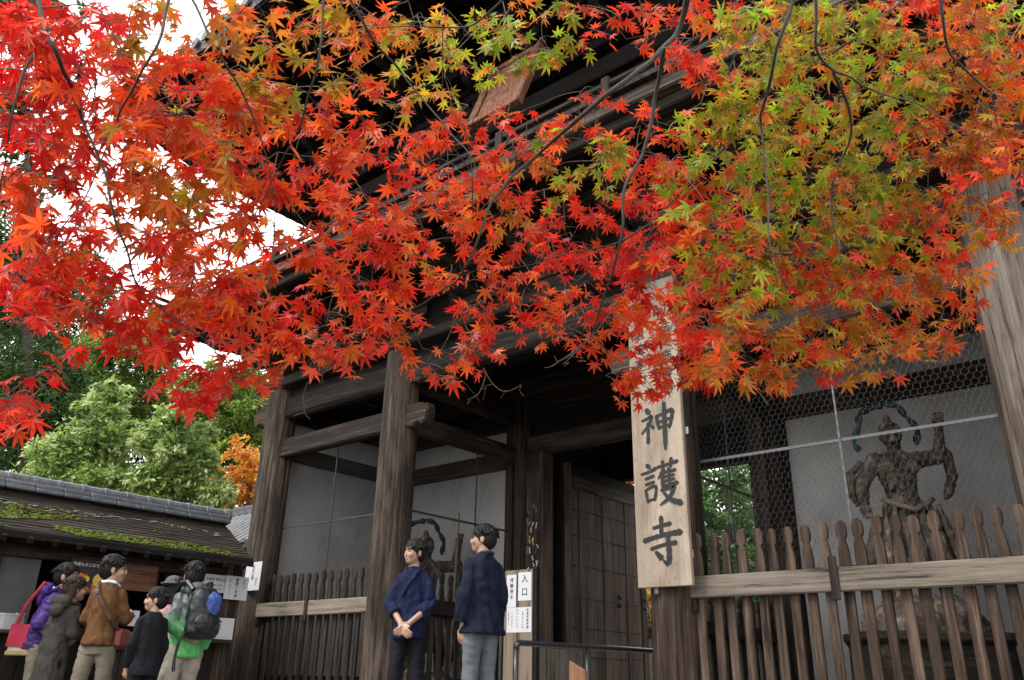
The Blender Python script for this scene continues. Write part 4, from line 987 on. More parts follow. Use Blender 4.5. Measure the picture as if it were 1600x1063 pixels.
def person(label, loc, heading, H, head_yaw, arms, outfit, head_pitch=0, lean=0., lean_x=0., stance=(.11, 0, .11, 0), hair='short', seed=0, hand_n=None):
    """heading: world direction (x, y) the body faces. arms: (elbowL, wristL, elbowR, wristR) in local metres at H = 1.72"""
    rz = math.atan2(heading[1], heading[0])-PI/2
    k = H/1.72; p = thing('person', label, 'person', loc, rz); p.scale = (k, k, k)
    rr = random.Random(seed)
    S_ = lambda z: Vector((lean_x*max(0, z-.9), lean*max(0, z-.9), z))          # spine point at height z
    nk = S_(1.42); hc = S_(1.588)+Vector((0, .018, 0))
    HM = (Matrix.Rotation(head_yaw, 4, 'Z') @ Matrix.Rotation(head_pitch, 4, 'X')); hs_ = outfit.get('head', 1.18); HS = Matrix.Diagonal((hs_, hs_, hs_, 1)); HM = HM @ HS
    sh = [S_(1.372)+Vector((s*.168*outfit.get('kx', .70), -.005, 0)) for s in (-1, 1)]
    KX = outfit.get('kx', .70)
    eL, wL, eR, wR = [Vector((a[0]*(KX+.03), a[1], a[2])) for a in arms]
    fl = Vector((-stance[0], stance[1], .09)); fr = Vector((stance[2], stance[3], .09))
    knees = [(Vector((-.07, .0, .93))+fl)/2+Vector((0, .015, 0)), (Vector((.07, .0, .93))+fr)/2+Vector((0, .015, 0))]
    bm = NB(); head_prims(bm, hc, HM); cap(bm, nk-Vector((0, 0, .05)), hc+Vector((0, -.015, -.05)), .058, .05)
    b0, b1, b2 = S_(.95), S_(1.2), S_(1.36)
    loft(bm, [(0, 0, .86, .09, .07), (b0.x, b0.y, .97, .10, .075), (b1.x, b1.y, 1.2, .10, .075), (b2.x, b2.y, 1.34, .13, .08), (nk.x, nk.y, 1.42, .06, .055)])
    for s, (e, w) in enumerate(((eL, wL), (eR, wR))):
        cap(bm, sh[s]+Vector(((.03, -.03)[s], 0, -.035)), e, .034, .034, 10); cap(bm, e, w, .036, .025, 10)
        hand_prims(bm, w, (w-e)+Vector((0, 0, -.0)), (-1, 1)[s], .4, 1., hand_n[s] if hand_n else Vector((0, .3, .0))+Vector(((1, -1)[s]*.9, 0, 0)))
        cap(bm, (s*.12-.06, 0, .90), knees[s], .055, .045, 10); cap(bm, knees[s], (fl, fr)[s], .05, .036, 10); ell(bm, (fl, fr)[s]+Vector((0, .06, -.045)), (.036, .10, .032))
    body = fuse('body', bm, M_skin, p, .0075, 2)
    # lips and brows are patches of the face
    me = body.data; me.materials.append(M_lip); me.materials.append(M_hair); HI = HM.inverted()
    for f in me.polygons:
        q = HI @ (f.center-hc)
        if q.y > .07 and abs(q.x) < .024 and -.073 < q.z < -.053: f.material_index = 1
        elif q.y > .055 and .014 < abs(q.x) < .05 and .027 < q.z < .036: f.material_index = 2
    for s in (-1, 1):
        bm = NB(); ell(bm, hc+HM @ Vector((s*.031, .079, .008)), (.013, .008, .0055), HM.to_3x3(), 10); obj('eye', bm, M_eye, body, world=False, smooth=True)
    # hair
    hm = outfit.get('hairmat', M_hair); bm = NB(); T = lambda v: hc+HM @ Vector(v)
    HR = HM.to_3x3()
    ell(bm, T((0, -.020, .046)), (.086, .099, .087), HR); ell(bm, T((0, -.048, .0)), (.083, .074, .088), HR)
    for q in (-1, 1): ell(bm, T((q*.066, .005, .035)), (.021, .045, .042), HR, 10); ell(bm, T((q*.072, .012, .0)), (.011, .014, .03), HR, 8)
    for i in range(26):                             # fringe
        u = -1+2*i/25+rr.gauss(0, .04); a0 = T((u*.058, .062-.035*abs(u), .098-.02*abs(u))); a1 = T((u*.066+rr.gauss(0, .006), .090-.032*abs(u), (.046 if hair != 'messy' else .040)+rr.gauss(0, .010))); cap(bm, a0, a1, .015, .006, 6)
    nl = {'short': 130, 'messy': 190, 'long': 150}[hair]
    for i in range(nl):
        a = rr.uniform(0, 2*PI); el = rr.uniform(.02, 1.3)
        d = Vector((math.cos(a)*math.cos(el), math.sin(a)*math.cos(el), math.sin(el)))
        front = d.y > .35
        if front and el < .75: continue
        r0 = Vector((d.x*.078, d.y*.094-.022, d.z*.085+.04)); tang = Vector((d.x, d.y*1.0, -.9 if not front else -.55)).normalized()
        L = rr.uniform(.03, .055)*(1.3 if hair == 'messy' else 1)
        tip = r0+tang*L*.8+Vector((rr.gauss(0, .012), rr.gauss(0, .012), rr.gauss(.004, .01)))
        if front: tip = r0+Vector((d.x*.02+rr.gauss(0, .01), .025, -.045))
        cap(bm, T(r0*.96), T(tip), .014, .004, 6)
    if hair == 'long':
        for i in range(16): a = PI+(i/15)*PI; cap(bm, T((.075*math.cos(a), .06*math.sin(a)-.02, .02)), T((.085*math.cos(a), .06*math.sin(a)-.03, -.13)), .028, .016, 8)
    fuse('hair', bm, hm, p, .006, 1)
    # trousers
    bm = NB(); tw = outfit.get('leg', .088)*.88
    loft(bm, [(0, 0, .80, .172*KX, .104), (b0.x, b0.y, .93, .172*KX, .105), (b0.x, b0.y, 1.02, .155*KX, .095)])
    for s in (0, 1):
        cap(bm, (s*.16-.08, 0, .86), knees[s], tw*1.12, tw*.86, 14); cap(bm, knees[s], (fl, fr)[s]+Vector((0, 0, -.01)), tw*.86, tw*.8, 14, flat=(False, True))
    fuse('trousers', bm, outfit['trousers'], p, .011, 3, .007, (7, 7, 11), seed)
    for s in (0, 1):
        bm = NB(); f = (fl, fr)[s]; ell(bm, f+Vector((0, .065, -.048)), (.047, .125, .045)); ell(bm, f+Vector((0, .0, -.03)), (.045, .06, .055)); fuse('shoe', bm, M_sole, p, .01, 1)
    # jacket
    j = outfit; hem = j.get('hem', .80); fl_ = j.get('flare', .02); bk = j.get('bulk', .0); bm = NB(); h0 = S_(hem) if hem > .9 else Vector((0, 0, hem))
    J = [(h0.x, h0.y, hem, .185+bk+fl_, .135+bk+fl_*.8), (b0.x, b0.y, max(hem+.05, 1.0), .180+bk, .126+bk), (b1.x, b1.y, 1.2, .180+bk, .126+bk), (b2.x, b2.y-.005, 1.32, .186+bk*.6, .118+bk*.6), (b2.x, b2.y-.01, 1.385, .165+bk*.3, .098+bk*.3), (nk.x, nk.y-.012, 1.425, .128, .082), (nk.x, nk.y-.012, 1.455, .095, .072)]
    loft(bm, [(x, y, z, rx*KX, ry*.92) for x, y, z, rx, ry in J], 32)
    ss = [q*.86 for q in j.get('sleeve', (.075, .068, .07))]; sl_ = j.get('sleeve_len', .95)
    for s, (e, w) in enumerate(((eL, wL), (eR, wR))):
        cap(bm, sh[s]+Vector((0, 0, -.022)), e, ss[0]-.012, ss[1]-.004, 14); cap(bm, e, e+(w-e)*sl_, ss[1]-.004, ss[2]-.004, 14, flat=(False, True))
    jk = fuse(j.get('jname', 'jacket'), bm, j['jacket'], p, .010, 2, 1.9*j.get('wrinkle', .008), j.get('wf', (8, 8, 5)), seed+3)
    # collar band
    if j.get('collar'):
        bm = NB(); pts = [(nk.x+.0, nk.y+.118, 1.325), (nk.x+.048, nk.y+.095, 1.385), (nk.x+.073, nk.y+.03, 1.435), (nk.x+.06, nk.y-.055, 1.462), (nk.x, nk.y-.085, 1.468), (nk.x-.06, nk.y-.055, 1.462), (nk.x-.073, nk.y+.03, 1.435), (nk.x-.048, nk.y+.095, 1.385), (nk.x-.03, nk.y+.112, 1.34), (nk.x+.02, nk.y+.125, 1.28), (nk.x+.07, nk.y+.13, 1.18)]
        for a, b_ in zip(pts, pts[1:]): cap(bm, a, b_, .017, .017, 8)
        fuse('collar', bm, j['collar'], jk, .008, 1)
    if j.get('hood'):
        bm = NB(); ell(bm, (nk.x, nk.y-.115, 1.44), (.12, .075, .085)); ell(bm, (nk.x, nk.y-.15, 1.36), (.09, .05, .08)); cap(bm, (nk.x-.1, nk.y-.02, 1.45), (nk.x-.07, nk.y+.08, 1.40), .035, .025); cap(bm, (nk.x+.1, nk.y-.02, 1.45), (nk.x+.07, nk.y+.08, 1.40), .035, .025)
        fuse('hood', bm, j['hood'], jk, .010, 2, .01, (9, 9, 9), seed)
    return p, dict(nk=nk, hc=hc, HM=HM, body=body, jk=jk, wL=wL, wR=wR, b0=b0, b1=b1, b2=b2)
def spotD(px, py, D, g=G): q = atD(px, py, D); return Vector((q.x, q.y, g)), q.z-g
def spot(px, py, H, g): q = onZ(px, py, H+g); return Vector((q.x, q.y, g))
LEFT = -Vector((RT.x, RT.y)).normalized(); AWAY = Vector((fw.x, fw.y)).normalized(); CAMD = -AWAY; RIGHT = -LEFT
def dirv(l, a): v = LEFT*l+AWAY*a; v.normalize(); return (v.x, v.y)
def yawto(heading, target):
    return math.atan2(target[1], target[0])-math.atan2(heading[1], heading[0])
M_navy = cloth('indigo_cotton', (.0058, .0098, .036), var=.4); M_navy2 = cloth('dark_indigo_cotton', (.0042, .0066, .019), var=.4); M_jean = cloth('washed_grey_denim', (.10, .11, .12)); M_dkp = cloth('dark_navy_trousers', (.0055, .006, .010))
# the shorter man, facing the camera, hands folded, looking to the left of the picture
h = dirv(.12, -1); q = spot(650, 843, 1.70, 0)
person('young man in indigo jacket with hands folded, looking aside by the pillar', q, h, 1.70, yawto(h, dirv(.78, -.62)), ((-.265, .03, 1.10), (-.03, .20, .915), (.265, .03, 1.10), (.035, .215, .90)),
       dict(kx=.74, head=1.08, jacket=M_navy, trousers=M_dkp, collar=cloth('indigo_collar', (.0085, .013, .048)), hem=.80, flare=.025, bulk=.005, sleeve=(.074, .070, .076), sleeve_len=.45, wrinkle=.009), hair='messy', seed=1, stance=(.12, .0, .14, .03),
       hand_n=(Vector((.3, -1, .2)), Vector((-.3, -1, .2))))
# the taller man, back to the camera, head in profile
h = dirv(.62, .75); q = spot(757, 819, 1.76, 0)
pt, info = person('tall man in dark indigo jacket and grey jeans, back turned', q, h, 1.76, yawto(h, dirv(.98, .12)), ((-.235, -.02, 1.10), (-.20, .04, .84), (.235, -.02, 1.10), (.20, .10, .86)),
       dict(kx=.80, head=1.07, jacket=M_navy2, trousers=M_jean, collar=plain('black_collar', (.012, .012, .016), .7), hem=.80, flare=.045, bulk=.015, sleeve=(.085, .085, .10), sleeve_len=.8, wrinkle=.010, leg=.092), hair='short', seed=2)
bm = NB()
for s in (-1, 1):
    c = info['hc']+info['HM'] @ Vector((s*.033, .098, .006)); r = info['HM'].to_3x3()
    tube(bm, [c+r @ Vector((.021*math.cos(t), 0, .015*math.sin(t))) for t in np.linspace(0, 2*PI, 13)], .0016, 5); tube(bm, [c+r @ Vector((s*.021, 0, 0)), info['hc']+info['HM'] @ Vector((s*.083, -.01, .012))], .0016, 5)
obj('glasses', bm, M_iron, pt, world=False)
# --- visitors at the booth
M_brn = cloth('brown_corduroy', (.10, .047, .017)); M_khk = cloth('khaki_cotton', (.18, .155, .12)); M_pur = cloth('purple_quilt', (.045, .02, .125), .5); M_gry = cloth('grey_olive_wool', (.036, .033, .028)); M_blk = cloth('black_wool', (.006, .0065, .009)); M_beige = cloth('beige_cotton', (.27, .245, .205))
h = dirv(.10, 1); q, H_ = spotD(182, 869, 8.0)
print('brown', q, H_)
pbm, bi = person('man in brown corduroy jacket with shoulder strap standing at the counter', q, h, H_, yawto(h, dirv(-.9, .45)), ((-.24, .02, 1.12), (-.18, .22, 1.05), (.25, .05, 1.13), (.22, .26, 1.17)),
       dict(jacket=M_brn, trousers=M_khk, hem=.885, flare=.02, bulk=.012, wrinkle=.009, leg=.09, sleeve=(.08, .074, .062), collar=cloth('white_shirt', (.62, .62, .66))), seed=4, stance=(.17, -.02, .12, .06))
sb = thing('shoulder_bag', 'dark red brown leather bag on strap across the brown jacket', 'bag', q, math.atan2(h[1], h[0])-PI/2)
M_lea = plain('leather', (.065, .025, .018), .5, .3, 20, .2)
bm = NB(); tube(bm, [(-.095, .02, 1.455), (-.085, -.07, 1.44), (-.06, -.125, 1.36), (.03, -.150, 1.23), (.11, -.135, 1.11), (.165, -.04, 1.02)], .020, 6); bmesh.ops.scale(bm, vec=(1, 1, 1), verts=bm.verts); obj('strap', bm, M_lea, sb, world=False)
bm = NB(); box(bm, .13, .24, -.06, .16, .85, 1.03, .03); obj('bag_body', bm, plain('red_leather', (.13, .02, .018), .5, .2), sb, world=False)
bm = NB(); box(bm, -.085, -.04, -.155, -.125, 1.335, 1.375, .006); obj('buckle', bm, M_barmetal, sb, world=False)
h = dirv(-.95, .35); q, H_ = spotD(104, 884, 8.35)
pp, _ = person('man in purple quilted jacket with cream scarf at the left of the counter', q+Vector((RIGHT.x, RIGHT.y, 0))*(-.10), h, H_+.02, yawto(h, dirv(-1, .12)), ((-.24, .02, 1.10), (-.18, .20, 1.0), (.25, .0, 1.10), (.20, .20, .98)),
       dict(jacket=M_pur, trousers=cloth('olive_khaki', (.20, .175, .12)), hem=.86, flare=.0, bulk=.04, wrinkle=.008, wf=(5, 5, 13), sleeve=(.095, .095, .085), hood=M_pur, collar=cloth('cream_fleece', (.62, .58, .5))), lean=.16, seed=5)
rb = thing('messenger_bag', 'red and cream messenger bag hanging beside the purple jacket', 'bag', atD(43, 1001, 8.0)-Vector((0, 0, .86)), math.atan2(LEFT.y, LEFT.x)+PI)
M_rb = cloth('red_canvas', (.33, .03, .055)); M_cr = cloth('cream_canvas', (.50, .46, .37))
bm = NB(); loft(bm, [(0, 0, .72, .15, .04), (0, 0, .76, .165, .055), (0, 0, .98, .16, .05), (0, 0, 1.0, .15, .035)], 20, 5); obj('bag_body', bm, M_cr, rb, world=False)
bm = NB(); extrude_poly(bm, [(-.165, -.058, 1.005), (.07, -.058, 1.005), (.02, -.075, .80), (-.165, -.075, .80)], (0, .016, 0)); box(bm, -.162, .162, -.052, .052, 1.002, 1.012); obj('bag_flap', bm, M_rb, rb, world=False)
bm = NB(); box(bm, -.166, .168, -.066, .06, .72, .765, .01); obj('bag_base', bm, cloth('tan_canvas', (.36, .27, .13)), rb, world=False)
bm = NB(); tube(bm, [(-.15, 0, 1.0), (-.08, -.02, 1.2), (.06, -.03, 1.42)], .018, 6); obj('strap', bm, M_rb, rb, world=False)
h = dirv(-.35, .95); q, H_ = spotD(126, 906, 7.95)
person('woman in long dark grey hooded coat over pale skirt, back turned', q+Vector((LEFT.x, LEFT.y, 0))*.12, h, H_+.03, yawto(h, dirv(-.75, .65)), ((-.24, .05, 1.12), (-.16, .26, 1.10), (.25, .06, 1.12), (.20, .28, 1.10)),
       dict(jacket=M_gry, jname='coat', trousers=M_blk, hem=.52, flare=.05, bulk=.0, wrinkle=.011, sleeve=(.082, .08, .07), hood=M_gry, hairmat=M_hairb, leg=.062), lean=.10, lean_x=.06, hair='long', seed=6, stance=(.06, .0, .06, .0))
h = dirv(.55, .55); q, H_ = spotD(248, 919, 7.45)
person('boy in black clothes with bowl haircut turning to look left', q, h, H_, yawto(h, dirv(.95, -.28)), ((-.24, .0, 1.10), (-.21, .10, .86), (.24, .0, 1.10), (.21, .08, .86)),
       dict(jacket=M_blk, trousers=M_blk, hem=.78, flare=.02, bulk=.01, wrinkle=.007), seed=7)
# green jacket, grey at the shoulders running to green at the hem
M_grn, nt, b = newmat('grey_to_green_shell'); tc = N(nt, 'ShaderNodeTexCoord'); sx = N(nt, 'ShaderNodeSeparateXYZ'); nt.links.new(tc.outputs['Object'], sx.inputs[0])
mr = N(nt, 'ShaderNodeMapRange'); mr.inputs[1].default_value = .8; mr.inputs[2].default_value = 1.5; nt.links.new(sx.outputs[2], mr.inputs[0])
nt.links.new(ramp(nt, mr.outputs[0], [(.0, (.07, .36, .08)), (.35, (.07, .29, .095)), (.62, (.075, .095, .09)), (1., (.06, .065, .07))]).outputs[0], b.inputs['Base Color']); b.inputs['Roughness'].default_value = .5
h = dirv(.66, .75); q, H_ = spotD(303, 879, 7.9); q = q+Vector((LEFT.x, LEFT.y, 0))*-.05
pg, gi = person('person in grey to green jacket and beige trousers with arm bent behind, back turned', q, h, H_, yawto(h, dirv(.35, .9)), ((-.27, -.05, 1.11), (-.10, -.15, 1.03), (.255, -.04, 1.10), (.24, .06, .90)),
       dict(jacket=M_grn, trousers=M_beige, hem=.82, flare=.005, bulk=.02, wrinkle=.011, sleeve=(.085, .085, .075), hood=M_grn, leg=.105), lean=.05, lean_x=.0, seed=8, stance=(.22, -.1, .1, .1))
bp = thing('backpack', 'black and blue backpack worn on the green jacket', 'backpack', q, math.atan2(h[1], h[0])-PI/2)
M_bkp = plain('black_nylon', (.008, .0085, .010), .45, .3, 30, .2); M_blu = plain('blue_mesh', (.025, .06, .22), .6, .4, 60, .3); M_slate = plain('slate_nylon', (.04, .048, .062), .5)
bm = NB(); loft(bm, [(.03, -.24, .94, .12, .06), (.03, -.25, 1.0, .155, .09), (.03, -.24, 1.2, .15, .085), (.03, -.22, 1.36, .12, .065), (.03, -.2, 1.40, .08, .04)], 24, 3.2); bd = fuse('pack_body', bm, M_bkp, bp, .012, 3, .008, (10, 10, 10))
bm = NB(); ell(bm, (.03, -.315, 1.08), (.11, .05, .10)); fuse('front_pocket', bm, M_bkp, bp, .01, 1, .008, (14, 14, 14))
bm = NB(); ell(bm, (.09, -.295, 1.25), (.075, .055, .12)); fuse('side_pocket', bm, M_blu, bp, .008, 1, .01, (18, 18, 18))
bm = NB(); ell(bm, (-.045, -.285, 1.28), (.055, .04, .10)); fuse('top_pocket', bm, M_slate, bp, .008, 1, .006, (14, 14, 14))
for s in (-1, 1): bm = NB(); tube(bm, [(s*.08, -.19, 1.38), (s*.115, -.1, 1.455), (s*.125, .02, 1.45), (s*.13, .13, 1.35)], .024, 6); obj('strap', bm, M_bkp, bp, world=False)
bm = NB(); tube(bm, [(-.12, -.24, 1.0), (-.16, -.25, .9), (-.17, -.24, .78), (-.165, -.25, .66)], [.014, .012, .012, .016], 6); obj('hanging_strap', bm, M_bkp, bp, world=False)
h = dirv(.1, 1); q, H_ = spotD(276, 888, 8.6)
ph, hi = person('woman in pink with grey felt hat mostly hidden behind the boy', q, h, H_-.10, yawto(h, dirv(.9, .3)), ((-.24, .04, 1.12), (-.16, .22, 1.05), (.24, .04, 1.12), (.16, .22, 1.05)),
       dict(jacket=cloth('pale_pink_knit', (.50, .30, .31)), trousers=M_blk, hem=.82, wrinkle=.008), hair='long', seed=9)
bm = NB(); ell(bm, hi['hc']+Vector((0, -.015, .085)), (.10, .115, .075)); ell(bm, hi['hc']+Vector((0, 0, .065)), (.15, .165, .018)); fuse('hat', bm, cloth('grey_felt', (.085, .088, .085)), ph, .009, 2, .006, (9, 9, 9))

# ================================================================== TREES BEHIND
def cards(name, P, Nn, T, S1, S2, col, mat, parent, tmpl, kind='stuff'):
    """many leaves as one mesh: tmpl = (verts (n,3) in leaf frame [side, tip, normal], faces)"""
    tv, tf = tmpl; n = len(P); tv = np.asarray(tv, float); tf = np.asarray(tf)
    Nn = Nn/np.linalg.norm(Nn, axis=1, keepdims=True); T = T-Nn*(T*Nn).sum(1, keepdims=True); T /= np.linalg.norm(T, axis=1, keepdims=True)+1e-9
    B = np.cross(T, Nn)
    V = P[:, None, :]+B[:, None, :]*(tv[None, :, 0]*S1[:, None])[..., None]+T[:, None, :]*(tv[None, :, 1]*S2[:, None])[..., None]+Nn[:, None, :]*(tv[None, :, 2]*S2[:, None])[..., None]
    V = V.reshape(-1, 3); nv = len(tv); F = (tf[None]+(np.arange(n)*nv)[:, None, None]).reshape(-1, tf.shape[1])
    me = bpy.data.meshes.new(name); me.vertices.add(len(V)); me.vertices.foreach_set('co', V.ravel())
    k = F.shape[1]; me.loops.add(F.size); me.loops.foreach_set('vertex_index', F.ravel()); me.polygons.add(len(F)); me.polygons.foreach_set('loop_start', np.arange(len(F))*k)
    me.update(calc_edges=True)
    a = me.color_attributes.new('col', 'FLOAT_COLOR', 'POINT'); cc = np.ones((len(V), 4)); 
    cc[:, :3] = np.repeat(col, nv, axis=0) if col.ndim == 2 else col.reshape(-1, 3); a.data.foreach_set('color', cc.ravel())
    o = link(name, me, mat, parent, kind)
    if parent is not None: o.matrix_parent_inverse = pmat(parent).inverted()
    return o
DIA = ([(0, 0, 0), (.5, .45, -.06), (0, .5, .05), (0, 1, -.12), (-.5, .45, -.06)], [(0, 1, 2), (1, 3, 2), (2, 3, 4), (0, 2, 4)])
M_fol = leafmat('foliage', True, .45, .38, .4); M_con = leafmat('conifer_foliage', True, .25, .6, .2)
M_trunk = stone_mat('trunk_bark', (.05, .042, .034), (.15, .13, .11), 12)
rg = np.random.RandomState(5)
def tree(name, label, base, top, blobs, nleaf, size, cols, group, conifer=False, r=.12, aspect=.45):
    if conifer: size *= .62; aspect = .26; nleaf = int(nleaf*2.1)
    base = Vector(base); t = thing(name, label, 'tree', base, 0, group)
    pts = [base+(Vector(top)-base)*u+Vector((.12*math.sin(3*u), .1*math.sin(2*u+1), 0))*(1 if u else 0) for u in np.linspace(0, 1, 7)]
    bm = NB(); tube(bm, pts, [r*(1-.85*u)+.01 for u in np.linspace(0, 1, 7)], 8); tr = obj('trunk', bm, M_trunk, t, smooth=True)
    vol = np.array([b[1]*b[2]*b[3] if len(b) > 3 else b[1]**3 for b in blobs]); vol = vol**.75; vol /= vol.sum()
    sub_ = []
    for b in blobs:                                # lumpy outline: satellites round each main mass
        c = np.array(b[0]); R_ = np.array(b[1:4]); sub_.append((tuple(c), *(R_*.72)))
        for _ in range(6):
            d = rg.randn(3); d /= np.linalg.norm(d); k = .28+.22*rg.rand(); sub_.append((tuple(c+d*R_*(.85+.3*rg.rand())), *(R_*k)))
    main_ = {tuple(b[0]) for b in blobs}; blobs = sub_; vol = np.array([b[1]*b[2]*b[3] for b in blobs])**.75; vol /= vol.sum()
    P = []; cl = []
    for b, w in zip(blobs, vol):
        c = np.array(b[0]); R_ = np.array(b[1:4] if len(b) > 3 else (b[1],)*3); m = max(3, int(nleaf*w/26))
        if b[0] in main_: bm = NB(); a = min(pts, key=lambda q: (q-Vector(c)).length); tube(bm, [a, (a+Vector(c))/2+Vector((0, 0, .15*R_[2])), Vector(c)], [r*.4, r*.28, r*.1], 6); obj('limb', bm, M_trunk, t, smooth=True)
        for _ in range(m):
            d = rg.randn(3); d /= np.linalg.norm(d); rr = rg.rand()**.4; cc = c+d*R_*rr
            k = rg.randint(18, 36); sp = .16*R_.mean()*(.7+.6*rg.rand())
            q = rg.randn(k, 3)*sp*np.array([1, 1, .45 if conifer else .7]); P.append(cc+q); cl += [rg.rand()]*k
    P = np.concatenate(P); n = len(P); cl = np.array(cl)
    C0 = np.array(cols); ci = np.clip((cl*len(C0)+rg.randn(n)*.5).astype(int), 0, len(C0)-1); col = C0[ci]*(.75+.5*rg.rand(n, 1))
    Nn = rg.randn(n, 3)*.75+np.array([.25, -.35, .75]); T = rg.randn(n, 3)*.8+np.array([0, 0, -.5 if not conifer else -.15])
    s = size*(.6+.8*rg.rand(n)); cards('crown', P, Nn, T, s*aspect, s, col, M_con if conifer else M_fol, t, DIA); return t
def blob(px, py, D, rpx, asp=1.0, dep=1.0): p = atD(px, py, D); r = rpx*D/FPX; return (tuple(p), r, r*dep, r*asp)
LG = [(.16, .26, .05), (.27, .40, .09), (.40, .53, .15), (.55, .64, .30)]
DG = [(.03, .065, .02), (.06, .115, .033), (.10, .17, .05)]; CG = [(.07, .14, .025), (.16, .27, .045), (.26, .38, .06), (.36, .43, .08)]
# hillside rising behind the gate and the booth
bm = NB(); gx = np.linspace(-90, 60, 40); gy = np.linspace(-5, 110, 36); vv = []
def hz(x, y):
    d = max(0, y-19) if x > -14 else max(0, max(-14-x, 0)*.9-2, y-19)
    return G+.30*min(d, 26)+.8*noise.noise(Vector((x*.1, y*.1, 0)))*min(1, d/6)-(.3 if d == 0 else 0)
for y in gy: vv.append([bm.verts.new((x, y, hz(x, y))) for x in gx])
for j in range(len(gy)-1):
    for i in range(len(gx)-1): bm.faces.new((vv[j][i], vv[j][i+1], vv[j+1][i+1], vv[j+1][i]))
tag(obj('hillside', bm, stone_mat('forest_floor', (.02, .026, .012), (.05, .06, .025), 2)), kind='structure')
def gbase(px, D): p = atD(px, 900, D); return (p.x, p.y, max(G, hz(p.x, p.y)) if p.y > -5 else G)
grp = 'trees behind the ticket booth'
# undergrowth that clothes the slope
P = []
for _ in range(26000):
    x, y = rg.uniform(-60, 8), rg.uniform(2, 52)
    if hz(x, y) > G+.25: P.append((x, y, hz(x, y)+abs(rg.randn())*.7))
P = np.array(P); n = len(P); C0 = np.array([(.03, .06, .018), (.055, .10, .028), (.085, .14, .04)]); s_ = .35*(.6+rg.rand(n))
cards('undergrowth', P, rg.randn(n, 3)*.7+np.array([.3, -.4, .7]), rg.randn(n, 3), s_*.6, s_, C0[rg.randint(0, 3, n)]*(.7+.6*rg.rand(n, 1)), M_con, None, DIA)
tree('broadleaf_tree', 'pale green broadleaf tree right behind the booth roof at far left', gbase(140, 15), atD(150, 640, 15), [blob(150, 690, 15, 75), blob(95, 760, 15, 80), blob(190, 770, 15, 70), blob(170, 650, 15, 40)], 17000, .125, LG, grp)
tree('broadleaf_tree', 'slender pale green broadleaf tree beside the orange maple behind the booth', gbase(280, 14.5), atD(275, 640, 14.5), [blob(275, 690, 14.5, 55, 1.2), blob(300, 760, 14.5, 65), blob(240, 775, 14.5, 50), blob(265, 650, 14.5, 34)], 13000, .115, LG, grp)
tree('conifer_tree', 'bright green conifer seen just left of the gate pillar', gbase(390, 24), atD(395, 570, 24), [blob(390, 640, 24, 60, .7), blob(350, 610, 24, 60, .6), blob(410, 700, 24, 50, .7), blob(350, 690, 24, 60, .7)], 7000, .30, CG, grp, True)
tree('conifer_tree', 'dense mid green conifer above the pale broadleaf trees', gbase(230, 26), atD(235, 480, 26), [blob(230, 560, 26, 75, .8), blob(180, 610, 26, 80, .6), blob(280, 620, 26, 75, .6), blob(235, 510, 26, 45)], 9000, .32, CG, grp, True, .2)
tree('conifer_tree', 'dark conifer standing among trees at the left picture edge', gbase(40, 20), atD(40, 200, 20), [blob(30, 560, 20, 90), blob(60, 450, 20, 75), blob(20, 660, 20, 90), blob(80, 640, 20, 70), blob(20, 380, 20, 60)], 11000, .27, DG+CG[:1], grp, True, .22)
tree('broadleaf_tree', 'tall thin leaved tree rising to the top of the left picture edge', gbase(-160, 17), atD(-40, 20, 17), [blob(50, 60, 17, 70), blob(20, 180, 17, 70), blob(95, 150, 17, 45), blob(60, 280, 17, 50), blob(0, 0, 17, 60)], 5200, .17, [(.04, .08, .03), (.07, .13, .05), (.10, .17, .07)], grp, False, .06)
tree('conifer_tree', 'dark distant conifer filling the gap behind the pale trees', gbase(150, 32), atD(150, 470, 32), [blob(130, 540, 32, 70), blob(160, 640, 32, 110, .8), blob(300, 640, 32, 110, .8), blob(90, 700, 32, 110), blob(230, 700, 32, 90)], 10000, .42, DG, grp, True, .25)
tree('conifer_tree', 'dark forest conifer far behind at the lower left picture edge', gbase(20, 30), atD(20, 330, 30), [blob(10, 420, 30, 80), blob(60, 520, 30, 90), blob(-10, 620, 30, 110), blob(60, 720, 30, 110), blob(120, 480, 30, 60)], 11000, .40, DG, grp, True, .25)
tree('conifer_tree', 'dark distant conifer behind the gate corner brackets', gbase(420, 34), atD(420, 560, 34), [blob(400, 640, 34, 100), blob(330, 720, 34, 110), blob(430, 740, 34, 90)], 9000, .42, DG, grp, True, .25)
tree('maple_tree', 'orange autumn maple between booth roof and gate pillar', gbase(385, 19), atD(390, 700, 19), [blob(390, 712, 19, 40, .6), blob(368, 752, 19, 52, .5), blob(395, 772, 19, 56, .5), blob(358, 792, 19, 46, .45), blob(420, 735, 19, 50, .6)], 8000, .10, [(.74, .27, .03), (.80, .42, .04), (.82, .52, .06), (.76, .33, .07)], 'autumn maples', False, .09, .6)
